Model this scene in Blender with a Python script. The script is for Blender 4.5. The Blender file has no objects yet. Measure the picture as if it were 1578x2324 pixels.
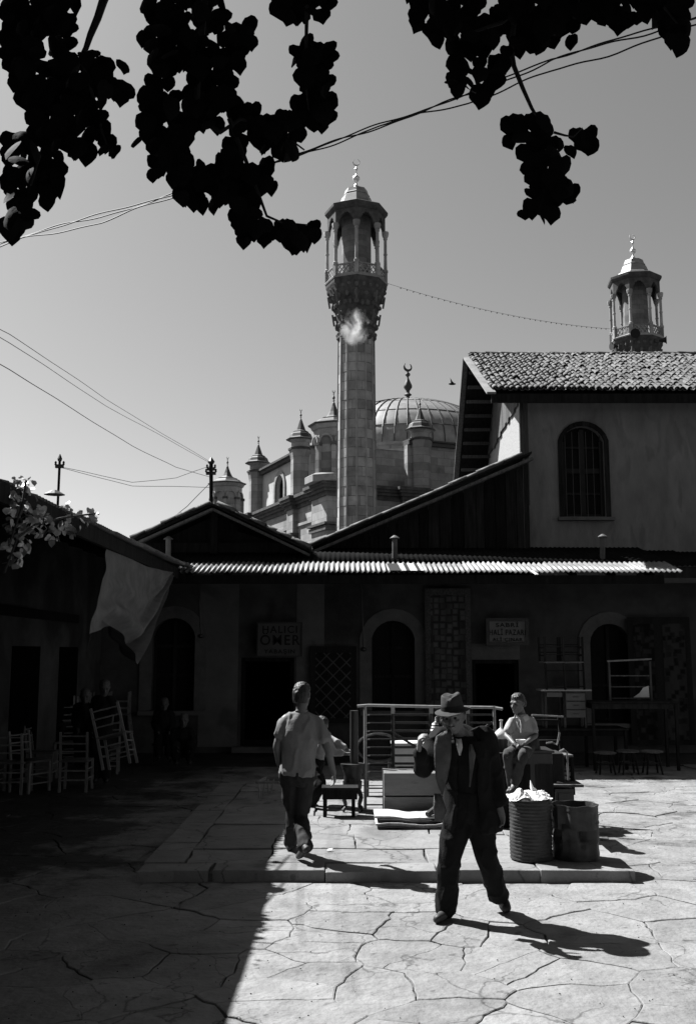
import bpy, bmesh, math, random
from math import sin, cos, pi, radians, sqrt, atan2, hypot
from mathutils import Vector, Matrix, noise
R = random.Random(7)
S = bpy.context.scene
COL = S.collection

# ------------------------------------------------------------------ camera
PITCH = math.atan(0.143); F = 2227.0; CX, CY = 789.0, 1161.5; CAMH = 2.1
cam = bpy.data.cameras.new('camera'); co = bpy.data.objects.new('camera', cam); COL.objects.link(co)
co.location = (0, 0, CAMH); co.rotation_euler = (pi/2 + PITCH, 0, 0)
cam.sensor_fit = 'VERTICAL'; cam.sensor_height = 36; cam.lens = 36*F/2323.4
cam.clip_start = 0.05; cam.clip_end = 3000
S.camera = co
# ------------------------------------------------------------------ light
SUN_AZ = radians(55.0)      # degrees left of the view direction
SUN_EL = radians(50.0)
w = bpy.data.worlds.new('World'); S.world = w; w.use_nodes = True
nt = w.node_tree; nt.nodes.clear()
sky = nt.nodes.new('ShaderNodeTexSky'); sky.sky_type = 'NISHITA'; sky.sun_disc = False
sky.sun_elevation = SUN_EL; sky.sun_rotation = -SUN_AZ
sky.air_density = 1.0; sky.dust_density = 1.2; sky.ozone_density = 1.0
sep = nt.nodes.new('ShaderNodeSeparateColor')     # panchromatic film behind a yellow filter: red and green light only
mx = nt.nodes.new('ShaderNodeMath'); mx.operation = 'MULTIPLY'; mx.inputs[1].default_value = 0.6*0.86
my = nt.nodes.new('ShaderNodeMath'); my.operation = 'MULTIPLY_ADD'; my.inputs[1].default_value = 0.4*0.86
bg = nt.nodes.new('ShaderNodeBackground'); bg.inputs[1].default_value = 0.056
ow = nt.nodes.new('ShaderNodeOutputWorld')
nt.links.new(sky.outputs[0], sep.inputs[0]); nt.links.new(sep.outputs[0], mx.inputs[0])
nt.links.new(sep.outputs[1], my.inputs[0]); nt.links.new(mx.outputs[0], my.inputs[2])
nt.links.new(my.outputs[0], bg.inputs[0]); nt.links.new(bg.outputs[0], ow.inputs[0])
sl = bpy.data.lights.new('sun', 'SUN'); sl.energy = 5.0; sl.angle = radians(0.5); sl.color = (1, 1, 1)
so = bpy.data.objects.new('sun', sl); COL.objects.link(so)
SUND = Vector((-sin(SUN_AZ)*cos(SUN_EL), cos(SUN_AZ)*cos(SUN_EL), sin(SUN_EL)))
so.rotation_euler = SUND.to_track_quat('Z', 'Y').to_euler(); so.location = (-20, 20, 30)
S.view_settings.view_transform = 'Standard'; S.view_settings.look = 'None'
S.view_settings.gamma = 1; S.view_settings.use_curve_mapping = False
S.view_settings.exposure = 1.5
S.cycles.max_bounces = 4; S.cycles.diffuse_bounces = 1; S.cycles.glossy_bounces = 2
S.cycles.transmission_bounces = 3; S.cycles.transparent_max_bounces = 6
S.cycles.use_denoising = True

# ------------------------------------------------------------------ pixel of the photograph -> place
def ray(px, py):
    dx = (px-CX)/F; dv = (CY-py)/F
    return Vector((dx, cos(PITCH)-dv*sin(PITCH), sin(PITCH)+dv*cos(PITCH)))
def A(px, py, Y):
    d = ray(px, py); t = Y/d.y
    return Vector((0, 0, CAMH)) + d*t
def G(px, py, z=0.0):
    d = ray(px, py); t = (z-CAMH)/d.z
    return Vector((0, 0, CAMH)) + d*t
def AX(px, py, X):
    d = ray(px, py); t = X/d.x
    return Vector((0, 0, CAMH)) + d*t
def PPM(py, Y):               # metres per pixel at that depth
    return (Y/ray(CX, py).y)/F

# ------------------------------------------------------------------ materials (black and white world)
MATS = {}
def mat(name, v, v2=None, scale=4.0, rough=0.85, bump=0.0, bscale=30.0, metal=0.0, spec=0.3, dist='object', stretch=(1,1,1),
        stain=0.0, stain_v=0.5, stain_scale=0.6, detail=6, island=0.0, cracks=0.0, brick=0.0, yard_shade=0):
    if name in MATS: return MATS[name]
    m = bpy.data.materials.new(name); m.use_nodes = True; t = m.node_tree; N = t.nodes; L = t.links
    b = N['Principled BSDF']; b.inputs['Roughness'].default_value = rough
    b.inputs['Metallic'].default_value = metal; b.inputs['Specular IOR Level'].default_value = spec
    v2 = v*0.6 if v2 is None else v2
    if dist == 'world':
        g = N.new('ShaderNodeNewGeometry'); src = g.outputs['Position']
    else:
        g = N.new('ShaderNodeTexCoord'); src = g.outputs['Object']
    mp = N.new('ShaderNodeMapping'); mp.inputs['Scale'].default_value = stretch
    L.new(src, mp.inputs[0])
    n = N.new('ShaderNodeTexNoise'); n.inputs['Scale'].default_value = scale; n.inputs['Detail'].default_value = detail
    n.inputs['Roughness'].default_value = 0.65
    L.new(mp.outputs[0], n.inputs['Vector'])
    r = N.new('ShaderNodeMapRange'); r.inputs[1].default_value = 0.3; r.inputs[2].default_value = 0.7
    r.inputs[3].default_value = v2; r.inputs[4].default_value = v; L.new(n.outputs[0], r.inputs[0])
    out = r.outputs[0]
    if stain:
        n2 = N.new('ShaderNodeTexNoise'); n2.inputs['Scale'].default_value = stain_scale; n2.inputs['Detail'].default_value = 5
        n2.inputs['Distortion'].default_value = 0.6
        L.new(mp.outputs[0], n2.inputs['Vector'])
        r2 = N.new('ShaderNodeMapRange'); r2.inputs[1].default_value = stain_v; r2.inputs[2].default_value = stain_v+0.08
        r2.inputs[3].default_value = 1.0; r2.inputs[4].default_value = 1.0-stain; L.new(n2.outputs[0], r2.inputs[0])
        mu = N.new('ShaderNodeMath'); mu.operation = 'MULTIPLY'; L.new(out, mu.inputs[0]); L.new(r2.outputs[0], mu.inputs[1]); out = mu.outputs[0]
    if island:
        gi = N.new('ShaderNodeNewGeometry'); oi = N.new('ShaderNodeObjectInfo')
        ad = N.new('ShaderNodeMath'); ad.operation = 'ADD'
        L.new(gi.outputs['Random Per Island'], ad.inputs[0]); L.new(oi.outputs['Random'], ad.inputs[1])
        fr = N.new('ShaderNodeMath'); fr.operation = 'FRACT'; L.new(ad.outputs[0], fr.inputs[0])
        r3 = N.new('ShaderNodeMapRange'); r3.inputs[3].default_value = 1-island; r3.inputs[4].default_value = 1+island*0.6
        L.new(fr.outputs[0], r3.inputs[0])
        mu = N.new('ShaderNodeMath'); mu.operation = 'MULTIPLY'; L.new(out, mu.inputs[0]); L.new(r3.outputs[0], mu.inputs[1]); out = mu.outputs[0]
    if cracks:
        w1 = N.new('ShaderNodeTexNoise'); w1.inputs['Scale'].default_value = 1.3; w1.inputs['Detail'].default_value = 6; L.new(mp.outputs[0], w1.inputs['Vector'])
        va = N.new('ShaderNodeVectorMath'); va.operation = 'MULTIPLY_ADD'; va.inputs[1].default_value = (.9,.9,.9)
        L.new(w1.outputs['Color'], va.inputs[0]); L.new(mp.outputs[0], va.inputs[2])
        vo = N.new('ShaderNodeTexVoronoi'); vo.feature = 'DISTANCE_TO_EDGE'; vo.inputs['Scale'].default_value = cracks; L.new(va.outputs[0], vo.inputs['Vector'])
        w2 = N.new('ShaderNodeTexNoise'); w2.inputs['Scale'].default_value = .9; w2.inputs['Detail'].default_value = 3; L.new(mp.outputs[0], w2.inputs['Vector'])
        m1 = N.new('ShaderNodeMapRange'); m1.inputs[1].default_value = .40; m1.inputs[2].default_value = .66; m1.inputs[3].default_value = 0; m1.inputs[4].default_value = .022; L.new(w2.outputs[0], m1.inputs[0])
        dv_ = N.new('ShaderNodeMath'); dv_.operation = 'DIVIDE'; dv_.use_clamp = True
        ep = N.new('ShaderNodeMath'); ep.operation = 'ADD'; ep.inputs[1].default_value = 1e-4; L.new(m1.outputs[0], ep.inputs[0])
        L.new(vo.outputs['Distance'], dv_.inputs[0]); L.new(ep.outputs[0], dv_.inputs[1])
        m2 = N.new('ShaderNodeMapRange'); m2.inputs[3].default_value = .45; L.new(dv_.outputs[0], m2.inputs[0])
        mu = N.new('ShaderNodeMath'); mu.operation = 'MULTIPLY'; L.new(out, mu.inputs[0]); L.new(m2.outputs[0], mu.inputs[1]); out = mu.outputs[0]
        # small dark pits and spots
        n3 = N.new('ShaderNodeTexNoise'); n3.inputs['Scale'].default_value = 9; n3.inputs['Detail'].default_value = 4; L.new(mp.outputs[0], n3.inputs['Vector'])
        m3 = N.new('ShaderNodeMapRange'); m3.inputs[1].default_value = .64; m3.inputs[2].default_value = .72; m3.inputs[3].default_value = 1; m3.inputs[4].default_value = .55; L.new(n3.outputs[0], m3.inputs[0])
        mu = N.new('ShaderNodeMath'); mu.operation = 'MULTIPLY'; L.new(out, mu.inputs[0]); L.new(m3.outputs[0], mu.inputs[1]); out = mu.outputs[0]
    if yard_shade:      # shade on the west side painted into the colour, broken up by dirt patches
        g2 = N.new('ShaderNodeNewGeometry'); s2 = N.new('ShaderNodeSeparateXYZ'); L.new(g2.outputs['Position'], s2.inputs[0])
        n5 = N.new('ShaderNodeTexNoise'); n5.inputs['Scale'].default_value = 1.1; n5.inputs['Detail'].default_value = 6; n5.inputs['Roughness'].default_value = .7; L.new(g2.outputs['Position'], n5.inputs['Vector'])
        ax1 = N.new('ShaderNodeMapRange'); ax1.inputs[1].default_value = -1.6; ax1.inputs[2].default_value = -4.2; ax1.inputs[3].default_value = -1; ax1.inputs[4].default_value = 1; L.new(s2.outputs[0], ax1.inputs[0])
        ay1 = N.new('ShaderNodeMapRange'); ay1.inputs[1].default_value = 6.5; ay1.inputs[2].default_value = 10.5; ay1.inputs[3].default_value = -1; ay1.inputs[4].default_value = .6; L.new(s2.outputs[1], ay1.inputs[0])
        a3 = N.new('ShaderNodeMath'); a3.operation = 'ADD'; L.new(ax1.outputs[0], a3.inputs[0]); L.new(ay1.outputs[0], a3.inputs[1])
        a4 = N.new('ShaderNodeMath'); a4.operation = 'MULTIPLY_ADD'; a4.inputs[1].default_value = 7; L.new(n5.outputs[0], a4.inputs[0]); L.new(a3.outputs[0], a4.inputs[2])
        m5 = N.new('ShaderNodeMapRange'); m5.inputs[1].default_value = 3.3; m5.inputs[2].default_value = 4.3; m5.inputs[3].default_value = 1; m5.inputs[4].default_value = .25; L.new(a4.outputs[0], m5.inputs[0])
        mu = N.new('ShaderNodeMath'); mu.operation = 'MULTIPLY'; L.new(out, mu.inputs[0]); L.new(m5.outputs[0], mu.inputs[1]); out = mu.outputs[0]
    if brick:
        sx_ = N.new('ShaderNodeSeparateXYZ'); L.new(src, sx_.inputs[0])
        ax = N.new('ShaderNodeMath'); ax.operation = 'ADD'; L.new(sx_.outputs[0], ax.inputs[0]); L.new(sx_.outputs[1], ax.inputs[1])
        cx_ = N.new('ShaderNodeCombineXYZ'); L.new(ax.outputs[0], cx_.inputs[0]); L.new(sx_.outputs[2], cx_.inputs[1])
        bk = N.new('ShaderNodeTexBrick'); bk.inputs['Scale'].default_value = brick; bk.inputs['Color1'].default_value = (1,1,1,1); bk.inputs['Color2'].default_value = (.66,.66,.66,1)
        bk.inputs['Mortar'].default_value = (.5,.5,.5,1); bk.inputs['Mortar Size'].default_value = .012; bk.inputs['Brick Width'].default_value = 1.0; bk.inputs['Row Height'].default_value = .5
        L.new(cx_.outputs[0], bk.inputs['Vector'])
        mu = N.new('ShaderNodeMath'); mu.operation = 'MULTIPLY'; L.new(out, mu.inputs[0]); L.new(bk.outputs['Color'], mu.inputs[1]); out = mu.outputs[0]
    L.new(out, b.inputs['Base Color'])
    if bump:
        nb = N.new('ShaderNodeTexNoise'); nb.inputs['Scale'].default_value = bscale; nb.inputs['Detail'].default_value = 6
        L.new(mp.outputs[0], nb.inputs['Vector'])
        bp = N.new('ShaderNodeBump'); bp.inputs['Strength'].default_value = min(1.0, bump); bp.inputs['Distance'].default_value = 0.02
        L.new(nb.outputs[0], bp.inputs['Height']); L.new(bp.outputs[0], b.inputs['Normal'])
    MATS[name] = m
    return m

PAVE = mat('paving stone', .215, .125, 3.4, .88, .9, 18, dist='world', stain=.42, stain_v=.57, stain_scale=.55, island=.13, spec=.2, cracks=1.1, yard_shade=1)
DPAVE = mat('shade-dark paving', .075, .02, 2.2, .9, .8, 14, dist='world', stain=.5, stain_v=.52, stain_scale=.7, island=.3, spec=.1)  # darker paving tone standing in for shade, assigned nowhere
FLAG = mat('platform stone', .205, .135, 3.5, .88, .5, 16, dist='world', stain=.35, stain_v=.60, stain_scale=.7, island=.12, spec=.2, cracks=.8)
DIRT = mat('joint dirt', .09, .045, 6, .95, .4, 20, dist='world', spec=.05)
EARTH = mat('worn ground', .07, .025, 1.2, .95, .6, 10, dist='world', spec=.1)
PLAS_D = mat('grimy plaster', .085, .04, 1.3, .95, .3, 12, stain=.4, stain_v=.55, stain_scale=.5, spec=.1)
PLAS_S = mat('stone surround', .14, .08, 2.5, .9, .3, 20, spec=.1)
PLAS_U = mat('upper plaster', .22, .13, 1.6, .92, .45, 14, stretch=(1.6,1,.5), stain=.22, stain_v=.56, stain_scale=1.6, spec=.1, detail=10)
STUC = mat('rough stucco', .34, .22, 18, .95, .8, 26, spec=.1)
WOOD_D = mat('dark weathered wood', .026, .008, 2.5, .9, .4, 18, stretch=(6,6,.6), island=.5, spec=.1)
WOOD_M = mat('grey weathered wood', .12, .04, 3, .85, .4, 18, stretch=(8,8,.5), island=.35, spec=.2)
WOOD_L = mat('pale bare wood', .2, .13, 3, .75, .2, 20, stretch=(4,4,1), spec=.25)
WOOD_V = mat('varnished dark wood', .03, .015, 4, .35, .1, 20, stretch=(4,4,1), spec=.5)
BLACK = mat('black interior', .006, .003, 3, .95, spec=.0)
IRON = mat('black iron', .02, .01, 8, .45, .2, 30, spec=.5)
STEEL = mat('dull zinc sheet', .21, .10, 2.2, .55, .15, 8, metal=.15, spec=.4, stain=.45, stain_v=.56, stain_scale=1.3, island=.3)
METAL = mat('bare metal rail', .34, .2, 8, .4, .1, 30, metal=.4)
RUST = mat('rusty drum steel', .05, .014, 5, .6, .5, 14, metal=.2, spec=.4, stain=.5, stain_v=.55, stain_scale=3)
TILE = mat('old clay tile', .15, .04, 6, .85, .4, 20, island=.45, spec=.2)
LEAD = mat('lead sheet', .24, .15, 1.5, .5, .15, 3, metal=.2, spec=.45, stain=.3, stain_v=.58, stain_scale=.8)
LEADD = mat('dark lead', .05, .03, 2, .6, .1, 4, spec=.35)
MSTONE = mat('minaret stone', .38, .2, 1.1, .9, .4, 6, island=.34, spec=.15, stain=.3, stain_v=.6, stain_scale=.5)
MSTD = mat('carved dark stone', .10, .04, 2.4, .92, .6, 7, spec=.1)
MWALL = mat('mosque wall stone', .34, .2, .9, .9, .4, 4, spec=.15, stain=.3, stain_v=.6, stain_scale=.35, brick=.9)
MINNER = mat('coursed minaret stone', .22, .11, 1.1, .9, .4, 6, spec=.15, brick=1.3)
GILT = mat('bright finial metal', .7, .5, 3, .3, .0, 5, metal=.7)
SKIN = mat('skin', .12, .09, 14, .55, .15, 60, spec=.4)
SKIND = mat('weathered skin', .16, .11, 18, .55, .3, 50, spec=.4)
HAIR = mat('dark hair', .012, .006, 40, .5, .6, 90, stretch=(1,1,.3), spec=.5)
SHIRT = mat('grey shirt cloth', .19, .15, 12, .85, .15, 60, spec=.1)
POLO = mat('pale polo cloth', .34, .27, 14, .85, .15, 70, spec=.1)
SUIT = mat('dark suit wool', .012, .008, 12, .9, .2, 80, spec=.1)
SUITL = mat('lighter jacket lining', .10, .05, 12, .85, .3, 60, spec=.1)
TROU = mat('dark trouser cloth', .032, .02, 12, .85, .2, 80, spec=.12)
WHITE = mat('white cloth', .5, .4, 8, .85, .1, 50, spec=.1)
PAPER = mat('crumpled white paper', .7, .6, 8, .8, .1, 30, spec=.2)
SHOE = mat('black shoe leather', .02, .012, 10, .6, .1, 60, spec=.5)
FELT = mat('grey felt', .05, .035, 14, .9, .2, 80, spec=.1)
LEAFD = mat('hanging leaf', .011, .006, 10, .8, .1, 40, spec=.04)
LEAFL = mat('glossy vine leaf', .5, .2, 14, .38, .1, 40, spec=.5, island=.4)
BARK = mat('bark', .04, .02, 10, .95, .5, 30)
CLOTH = mat('hanging canvas', .18, .11, 4, .9, .2, 60, spec=.05)
WIREM = mat('cable rubber', .02, .012, 5, .7, 0)
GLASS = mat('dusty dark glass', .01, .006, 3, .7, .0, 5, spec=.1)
INK = mat('sign paint', .008, .005, 4, .7)
SIGNB = mat('sign board', .09, .065, 3, .8)
SIGNL = mat('pale sign board', .2, .15, 3, .8)

# ------------------------------------------------------------------ building shapes
def wloc(o):
    v = Vector((0, 0, 0))
    while o is not None: v += o.location; o = o.parent
    return v
class MB:
    def __init__(s): s.v = []; s.f = []
    def add(s, vs, fs):
        k = len(s.v); s.v += [Vector(p) for p in vs]; s.f += [tuple(i+k for i in f) for f in fs]; return s
    def box(s, c, d, M=None, rz=0):
        c = Vector(c); h = Vector(d)/2
        M = M or Matrix.Rotation(rz, 3, 'Z')
        vs = [c + M@Vector((x*h.x, y*h.y, z*h.z)) for z in (-1, 1) for x, y in ((-1,-1),(1,-1),(1,1),(-1,1))]
        return s.add(vs, [(3,2,1,0),(4,5,6,7),(0,1,5,4),(1,2,6,5),(2,3,7,6),(3,0,4,7)])
    def bar(s, p, q, w_, h_=None, up=(0,0,1)):
        p = Vector(p); q = Vector(q); h_ = h_ or w_; d = q-p; z = d.normalized(); u = Vector(up)
        x = u.cross(z)
        if x.length < 1e-4: x = Vector((1,0,0)).cross(z)
        x.normalize(); y = z.cross(x)
        vs = [c + x*a*w_/2 + y*b*h_/2 for c in (p, q) for a, b in ((-1,-1),(1,-1),(1,1),(-1,1))]
        return s.add(vs, [(3,2,1,0),(4,5,6,7),(0,1,5,4),(1,2,6,5),(2,3,7,6),(3,0,4,7)])
    def tube(s, pts, rad, n=8, cap=True):
        pts = [Vector(p) for p in pts]
        rads = rad if isinstance(rad, (list, tuple)) else [rad]*len(pts)
        vs = []; fs = []; x = None
        for i, p in enumerate(pts):
            t = (pts[min(i+1, len(pts)-1)]-pts[max(i-1, 0)]).normalized()
            if x is None:
                x = t.cross(Vector((0,0,1)))
                if x.length < 1e-3: x = t.cross(Vector((0,1,0)))
            x = (x - t*x.dot(t)).normalized(); y = t.cross(x)
            vs += [p + (x*cos(2*pi*k/n) + y*sin(2*pi*k/n))*rads[i] for k in range(n)]
        for i in range(len(pts)-1):
            for k in range(n):
                a = i*n+k; b = i*n+(k+1) % n; fs.append((a, b, b+n, a+n))
        if cap:
            fs.append(tuple(reversed(range(n)))); fs.append(tuple(range((len(pts)-1)*n, len(pts)*n)))
        return s.add(vs, fs)
    def lathe(s, c, prof, n=16, ph=0, cap=True):
        c = Vector(c); vs = []; fs = []
        for r, z in prof: vs += [c + Vector((r*cos(2*pi*k/n+ph), r*sin(2*pi*k/n+ph), z)) for k in range(n)]
        for i in range(len(prof)-1):
            for k in range(n):
                a = i*n+k; b = i*n+(k+1) % n; fs.append((a, b, b+n, a+n))
        if cap:
            fs.append(tuple(reversed(range(n)))); fs.append(tuple(range((len(prof)-1)*n, len(prof)*n)))
        return s.add(vs, fs)
    def prism(s, poly, d):            # poly: 3-D outline, d: extrusion vector
        n = len(poly); d = Vector(d); p = [Vector(q) for q in poly]
        return s.add(p+[q+d for q in p], [tuple(reversed(range(n))), tuple(range(n, 2*n))] +
                     [(i, (i+1) % n, (i+1) % n+n, i+n) for i in range(n)])
    def ball(s, c, r, n=8, m=6):
        c = Vector(c); r = Vector(r) if hasattr(r, '__len__') else Vector((r, r, r))
        prof = [(sin(pi*i/m), -cos(pi*i/m)) for i in range(1, m)]
        vs = [c+Vector((0,0,-r.z))]; fs = []
        for a, z in prof: vs += [c+Vector((a*r.x*cos(2*pi*k/n), a*r.y*sin(2*pi*k/n), z*r.z)) for k in range(n)]
        vs.append(c+Vector((0,0,r.z))); K = len(vs)-1
        for k in range(n):
            fs.append((0, 1+(k+1) % n, 1+k)); fs.append((K, K-n+k, K-n+(k+1) % n))
        for i in range(m-2):
            for k in range(n):
                a = 1+i*n+k; b = 1+i*n+(k+1) % n; fs.append((a, b, b+n, a+n))
        return s.add(vs, fs)
    def mesh(s, name, m=None, smooth=False, off=Vector((0,0,0))):
        me = bpy.data.meshes.new(name); me.from_pydata([tuple(p-off) for p in s.v], [], s.f)
        bm = bmesh.new(); bm.from_mesh(me); bmesh.ops.recalc_face_normals(bm, faces=bm.faces); bm.to_mesh(me); bm.free()
        if m: me.materials.append(m)
        if smooth: me.shade_smooth()
        return me
    def build(s, name, m, parent=None, smooth=False, local=False, kind=None, label=None, bevel=0):
        off = Vector((0,0,0)) if (parent is None or local) else wloc(parent)
        o = bpy.data.objects.new(name, s.mesh(name, m, smooth, off)); COL.objects.link(o)
        if parent is not None: o.parent = parent
        if kind: o['kind'] = kind
        if label: o['label'] = label
        if bevel:
            b = o.modifiers.new('bevel', 'BEVEL'); b.width = bevel; b.segments = 2; b.limit_method = 'ANGLE'
        if smooth: me = o.data; me.set_sharp_from_angle(angle=radians(50))
        return o
def tag(o, label, cat, group=None):
    o['label'] = label; o['category'] = cat
    if group: o['group'] = group
    return o
def thing(name, label, cat, loc=(0,0,0), rz=0, group=None, kind=None):
    o = bpy.data.objects.new(name, None); COL.objects.link(o); o.location = loc; o.rotation_euler = (0,0,rz)
    o.empty_display_size = .1
    if kind: o['kind'] = kind
    else: tag(o, label, cat, group)
    return o
def dup(root, loc=None, rot=None, label=None, group=None, scale=None, skip=()):
    def rec(o, par):
        c = o.copy(); COL.objects.link(c); c.parent = par
        for ch in list(o.children):
            if ch.name.split('.')[0] not in skip: rec(ch, c)
        return c
    r = rec(root, None)
    if loc is not None: r.location = loc
    if rot is not None: r.rotation_euler = rot if hasattr(rot, '__len__') else (0,0,rot)
    if scale: r.scale = (scale,)*3
    if label: r['label'] = label
    if group: r['group'] = group
    return r
def inst(name, me, parent, loc=(0,0,0), rot=(0,0,0), sc=None):
    o = bpy.data.objects.new(name, me); COL.objects.link(o); o.parent = parent
    o.location = loc; o.rotation_euler = rot
    if sc: o.scale = sc if hasattr(sc, '__len__') else (sc,)*3
    return o
# ================================================================== ground and paving
g_ = MB().add([(-600,-600,-.04),(600,-600,-.04),(600,900,-.04),(-600,900,-.04)], [(0,1,2,3)])
g_.build('ground', EARTH, kind='structure')
bed = MB().box((2, 10.6, -.03), (16, 13.6, .012)).build('joint_bed', DIRT, kind='structure')

PX0, PX1, PY0, PY1, PH = -1.96, 2.66, 9.45, 15.6, .105
def clip(poly, nx, ny, c):          # keep nx*x+ny*y <= c
    out = []
    for i in range(len(poly)):
        p = poly[i]; q = poly[(i+1) % len(poly)]
        a = nx*p[0]+ny*p[1]-c; b = nx*q[0]+ny*q[1]-c
        if a <= 0: out.append(p)
        if (a < 0 < b) or (b < 0 < a):
            t = a/(a-b); out.append((p[0]+(q[0]-p[0])*t, p[1]+(q[1]-p[1])*t))
    return out
def rough_edge(poly, joint, amp, step=.11):
    cx = sum(p[0] for p in poly)/len(poly); cy = sum(p[1] for p in poly)/len(poly)
    out = []
    for i in range(len(poly)):
        p = poly[i]; q = poly[(i+1) % len(poly)]
        L_ = hypot(q[0]-p[0], q[1]-p[1]); n = max(1, int(L_/step))
        for k in range(n):
            t = k/n; x = p[0]+(q[0]-p[0])*t; y = p[1]+(q[1]-p[1])*t
            nv = noise.noise_vector(Vector((x*1.9, y*1.9, 1.3))); n2 = noise.noise_vector(Vector((x*8, y*8, 4.3)))
            x2 = x+nv.x*amp+n2.x*amp*.5; y2 = y+nv.y*amp+n2.y*amp*.5
            d = hypot(cx-x2, cy-y2) or 1
            j = joint*max(.1, .75+2.2*noise.noise(Vector((x*1.1, y*1.1, 9)))+.8*noise.noise(Vector((x*6, y*6, 2))))
            out.append((x2+(cx-x2)/d*j, y2+(cy-y2)/d*j))
    return out
def slab_mesh(poly, z, th, m, tilt=.004):
    cx = sum(p[0] for p in poly)/len(poly); cy = sum(p[1] for p in poly)/len(poly)
    tx = R.uniform(-tilt, tilt); ty = R.uniform(-tilt, tilt)
    def P(p, sh, dz):
        x = p[0]+(cx-p[0])*sh; y = p[1]+(cy-p[1])*sh
        return (x, y, z+dz+tx*(x-cx)+ty*(y-cy))
    n = len(poly); b = MB()
    rr = sum(hypot(p[0]-cx, p[1]-cy) for p in poly)/n
    vs = [P(p, 0, -th) for p in poly]+[P(p, 0, -.004) for p in poly]+[P(p, .008/rr, 0) for p in poly]
    fs = [(i, (i+1) % n, (i+1) % n+n, i+n) for i in range(n)]+[(i+n, (i+1) % n+n, (i+1) % n+2*n, i+2*n) for i in range(n)]
    fs.append(tuple(range(2*n, 3*n)))
    b.add(vs, fs)
    return b
pav = thing('pavement', None, None, (0,0,0), kind='structure')
seeds = []
y = 3.9
row = 0
while y < 17.2:
    st = .42 if y < 8 else .46
    x = -6.0 + (row % 2)*.45
    while x < 9.5:
        big = R.random()
        seeds.append((x+R.uniform(-.3, .3), y+R.uniform(-.2, .2)))
        x += R.uniform(.5, .95) if y < 8 else R.uniform(.55, 1.0)
    y += st; row += 1
seeds = [s for s in seeds if R.random() > .12]
nsl = 0
extra = MB()
for i, s in enumerate(seeds):
    if abs(s[0]) > .37*s[1]+1.2: continue
    if PX0+.6 < s[0] < PX1-.6 and PY0+.6 < s[1] < PY1-.6: continue
    poly = [(s[0]-2, s[1]-2), (s[0]+2, s[1]-2), (s[0]+2, s[1]+2), (s[0]-2, s[1]+2)]
    for j, q in enumerate(seeds):
        if i == j or abs(q[0]-s[0]) > 3 or abs(q[1]-s[1]) > 3: continue
        nx, ny = q[0]-s[0], q[1]-s[1]
        poly = clip(poly, nx, ny, (q[0]**2+q[1]**2-s[0]**2-s[1]**2)/2)
    if False: pass
    if len(poly) < 3: continue
    # cells beside the platform must not run under its corner
    pts = rough_edge(poly, .006, .075, .08)
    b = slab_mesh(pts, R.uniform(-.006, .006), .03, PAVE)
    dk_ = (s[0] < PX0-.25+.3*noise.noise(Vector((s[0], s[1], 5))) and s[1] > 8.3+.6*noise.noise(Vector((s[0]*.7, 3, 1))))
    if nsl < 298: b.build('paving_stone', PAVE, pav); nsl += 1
    else: extra.add(b.v, b.f)
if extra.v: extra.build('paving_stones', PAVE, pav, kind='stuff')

gr_ = MB(); GR = random.Random(3)
for i in range(450):
    y_ = 4.8+12*GR.random()**1.5; x = GR.uniform(-.4*y_, .4*y_)
    if PX0-.05 < x < PX1+.05 and PY0-.05 < y_ < PY1: continue
    s = GR.uniform(.003, .007); gr_.ball((x, y_, s*.4+.004), (s, s*GR.uniform(.6,1), s*.6), 5, 3)
gr_.build('grit', EARTH, kind='stuff')
COL.objects[-1]['label'] = 'loose grit and pebbles scattered over the paving'; COL.objects[-1]['category'] = 'grit'
# ---- raised stone platform
plat = thing('stone_platform', None, None, ((PX0+PX1)/2, (PY0+PY1)/2, 0), kind='structure')
MB().box(((PX0+PX1)/2, (PY0+PY1)/2, PH/2-.03), (PX1-PX0-.06, PY1-PY0-.06, PH-.01)).build('core', DIRT, plat)
KD = .36
xs = [PX0]
while xs[-1] < PX1-.8: xs.append(xs[-1]+R.uniform(.55, 1.15))
xs[-1] = PX1
for a, b in zip(xs, xs[1:]):        # front kerb stones
    yo_ = R.uniform(-.018, .018)
    pts = rough_edge([(a, PY0+yo_), (b, PY0+yo_), (b, PY0+KD), (a, PY0+KD)], .012, .02, .08)
    slab_mesh(pts, PH+R.uniform(-.010, .006), PH+.03, FLAG, .012).build('kerb_stone', FLAG, plat)
ys = [PY0+KD]
while ys[-1] < PY1-1: ys.append(ys[-1]+R.uniform(.8, 1.4))
ys[-1] = PY1
for a, b in zip(ys, ys[1:]):        # side kerb stones
    for x0, x1 in ((PX0, PX0+.38), (PX1-.36, PX1)):
        pts = rough_edge([(x0, a), (x1, a), (x1, b), (x0, b)], .009, .016)
        slab_mesh(pts, PH+R.uniform(-.004, .004), PH+.03, FLAG).build('kerb_stone', FLAG, plat)
y = PY0+KD
while y < PY1-.2:
    d = min(R.uniform(.5, .85), PY1-y)
    x = PX0+.38 - 0
    while x < PX1-.37:
        e = min(x+R.uniform(.7, 1.6), PX1-.36)
        if PX1-.36-e < .35: e = PX1-.36
        pts = rough_edge([(x, y), (e, y), (e, y+d), (x, y+d)], .012, .034)
        slab_mesh(pts, PH+R.uniform(-.01, .004), .03, FLAG, .01).build('flagstone', FLAG, plat)
        x = e
    y += d

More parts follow.
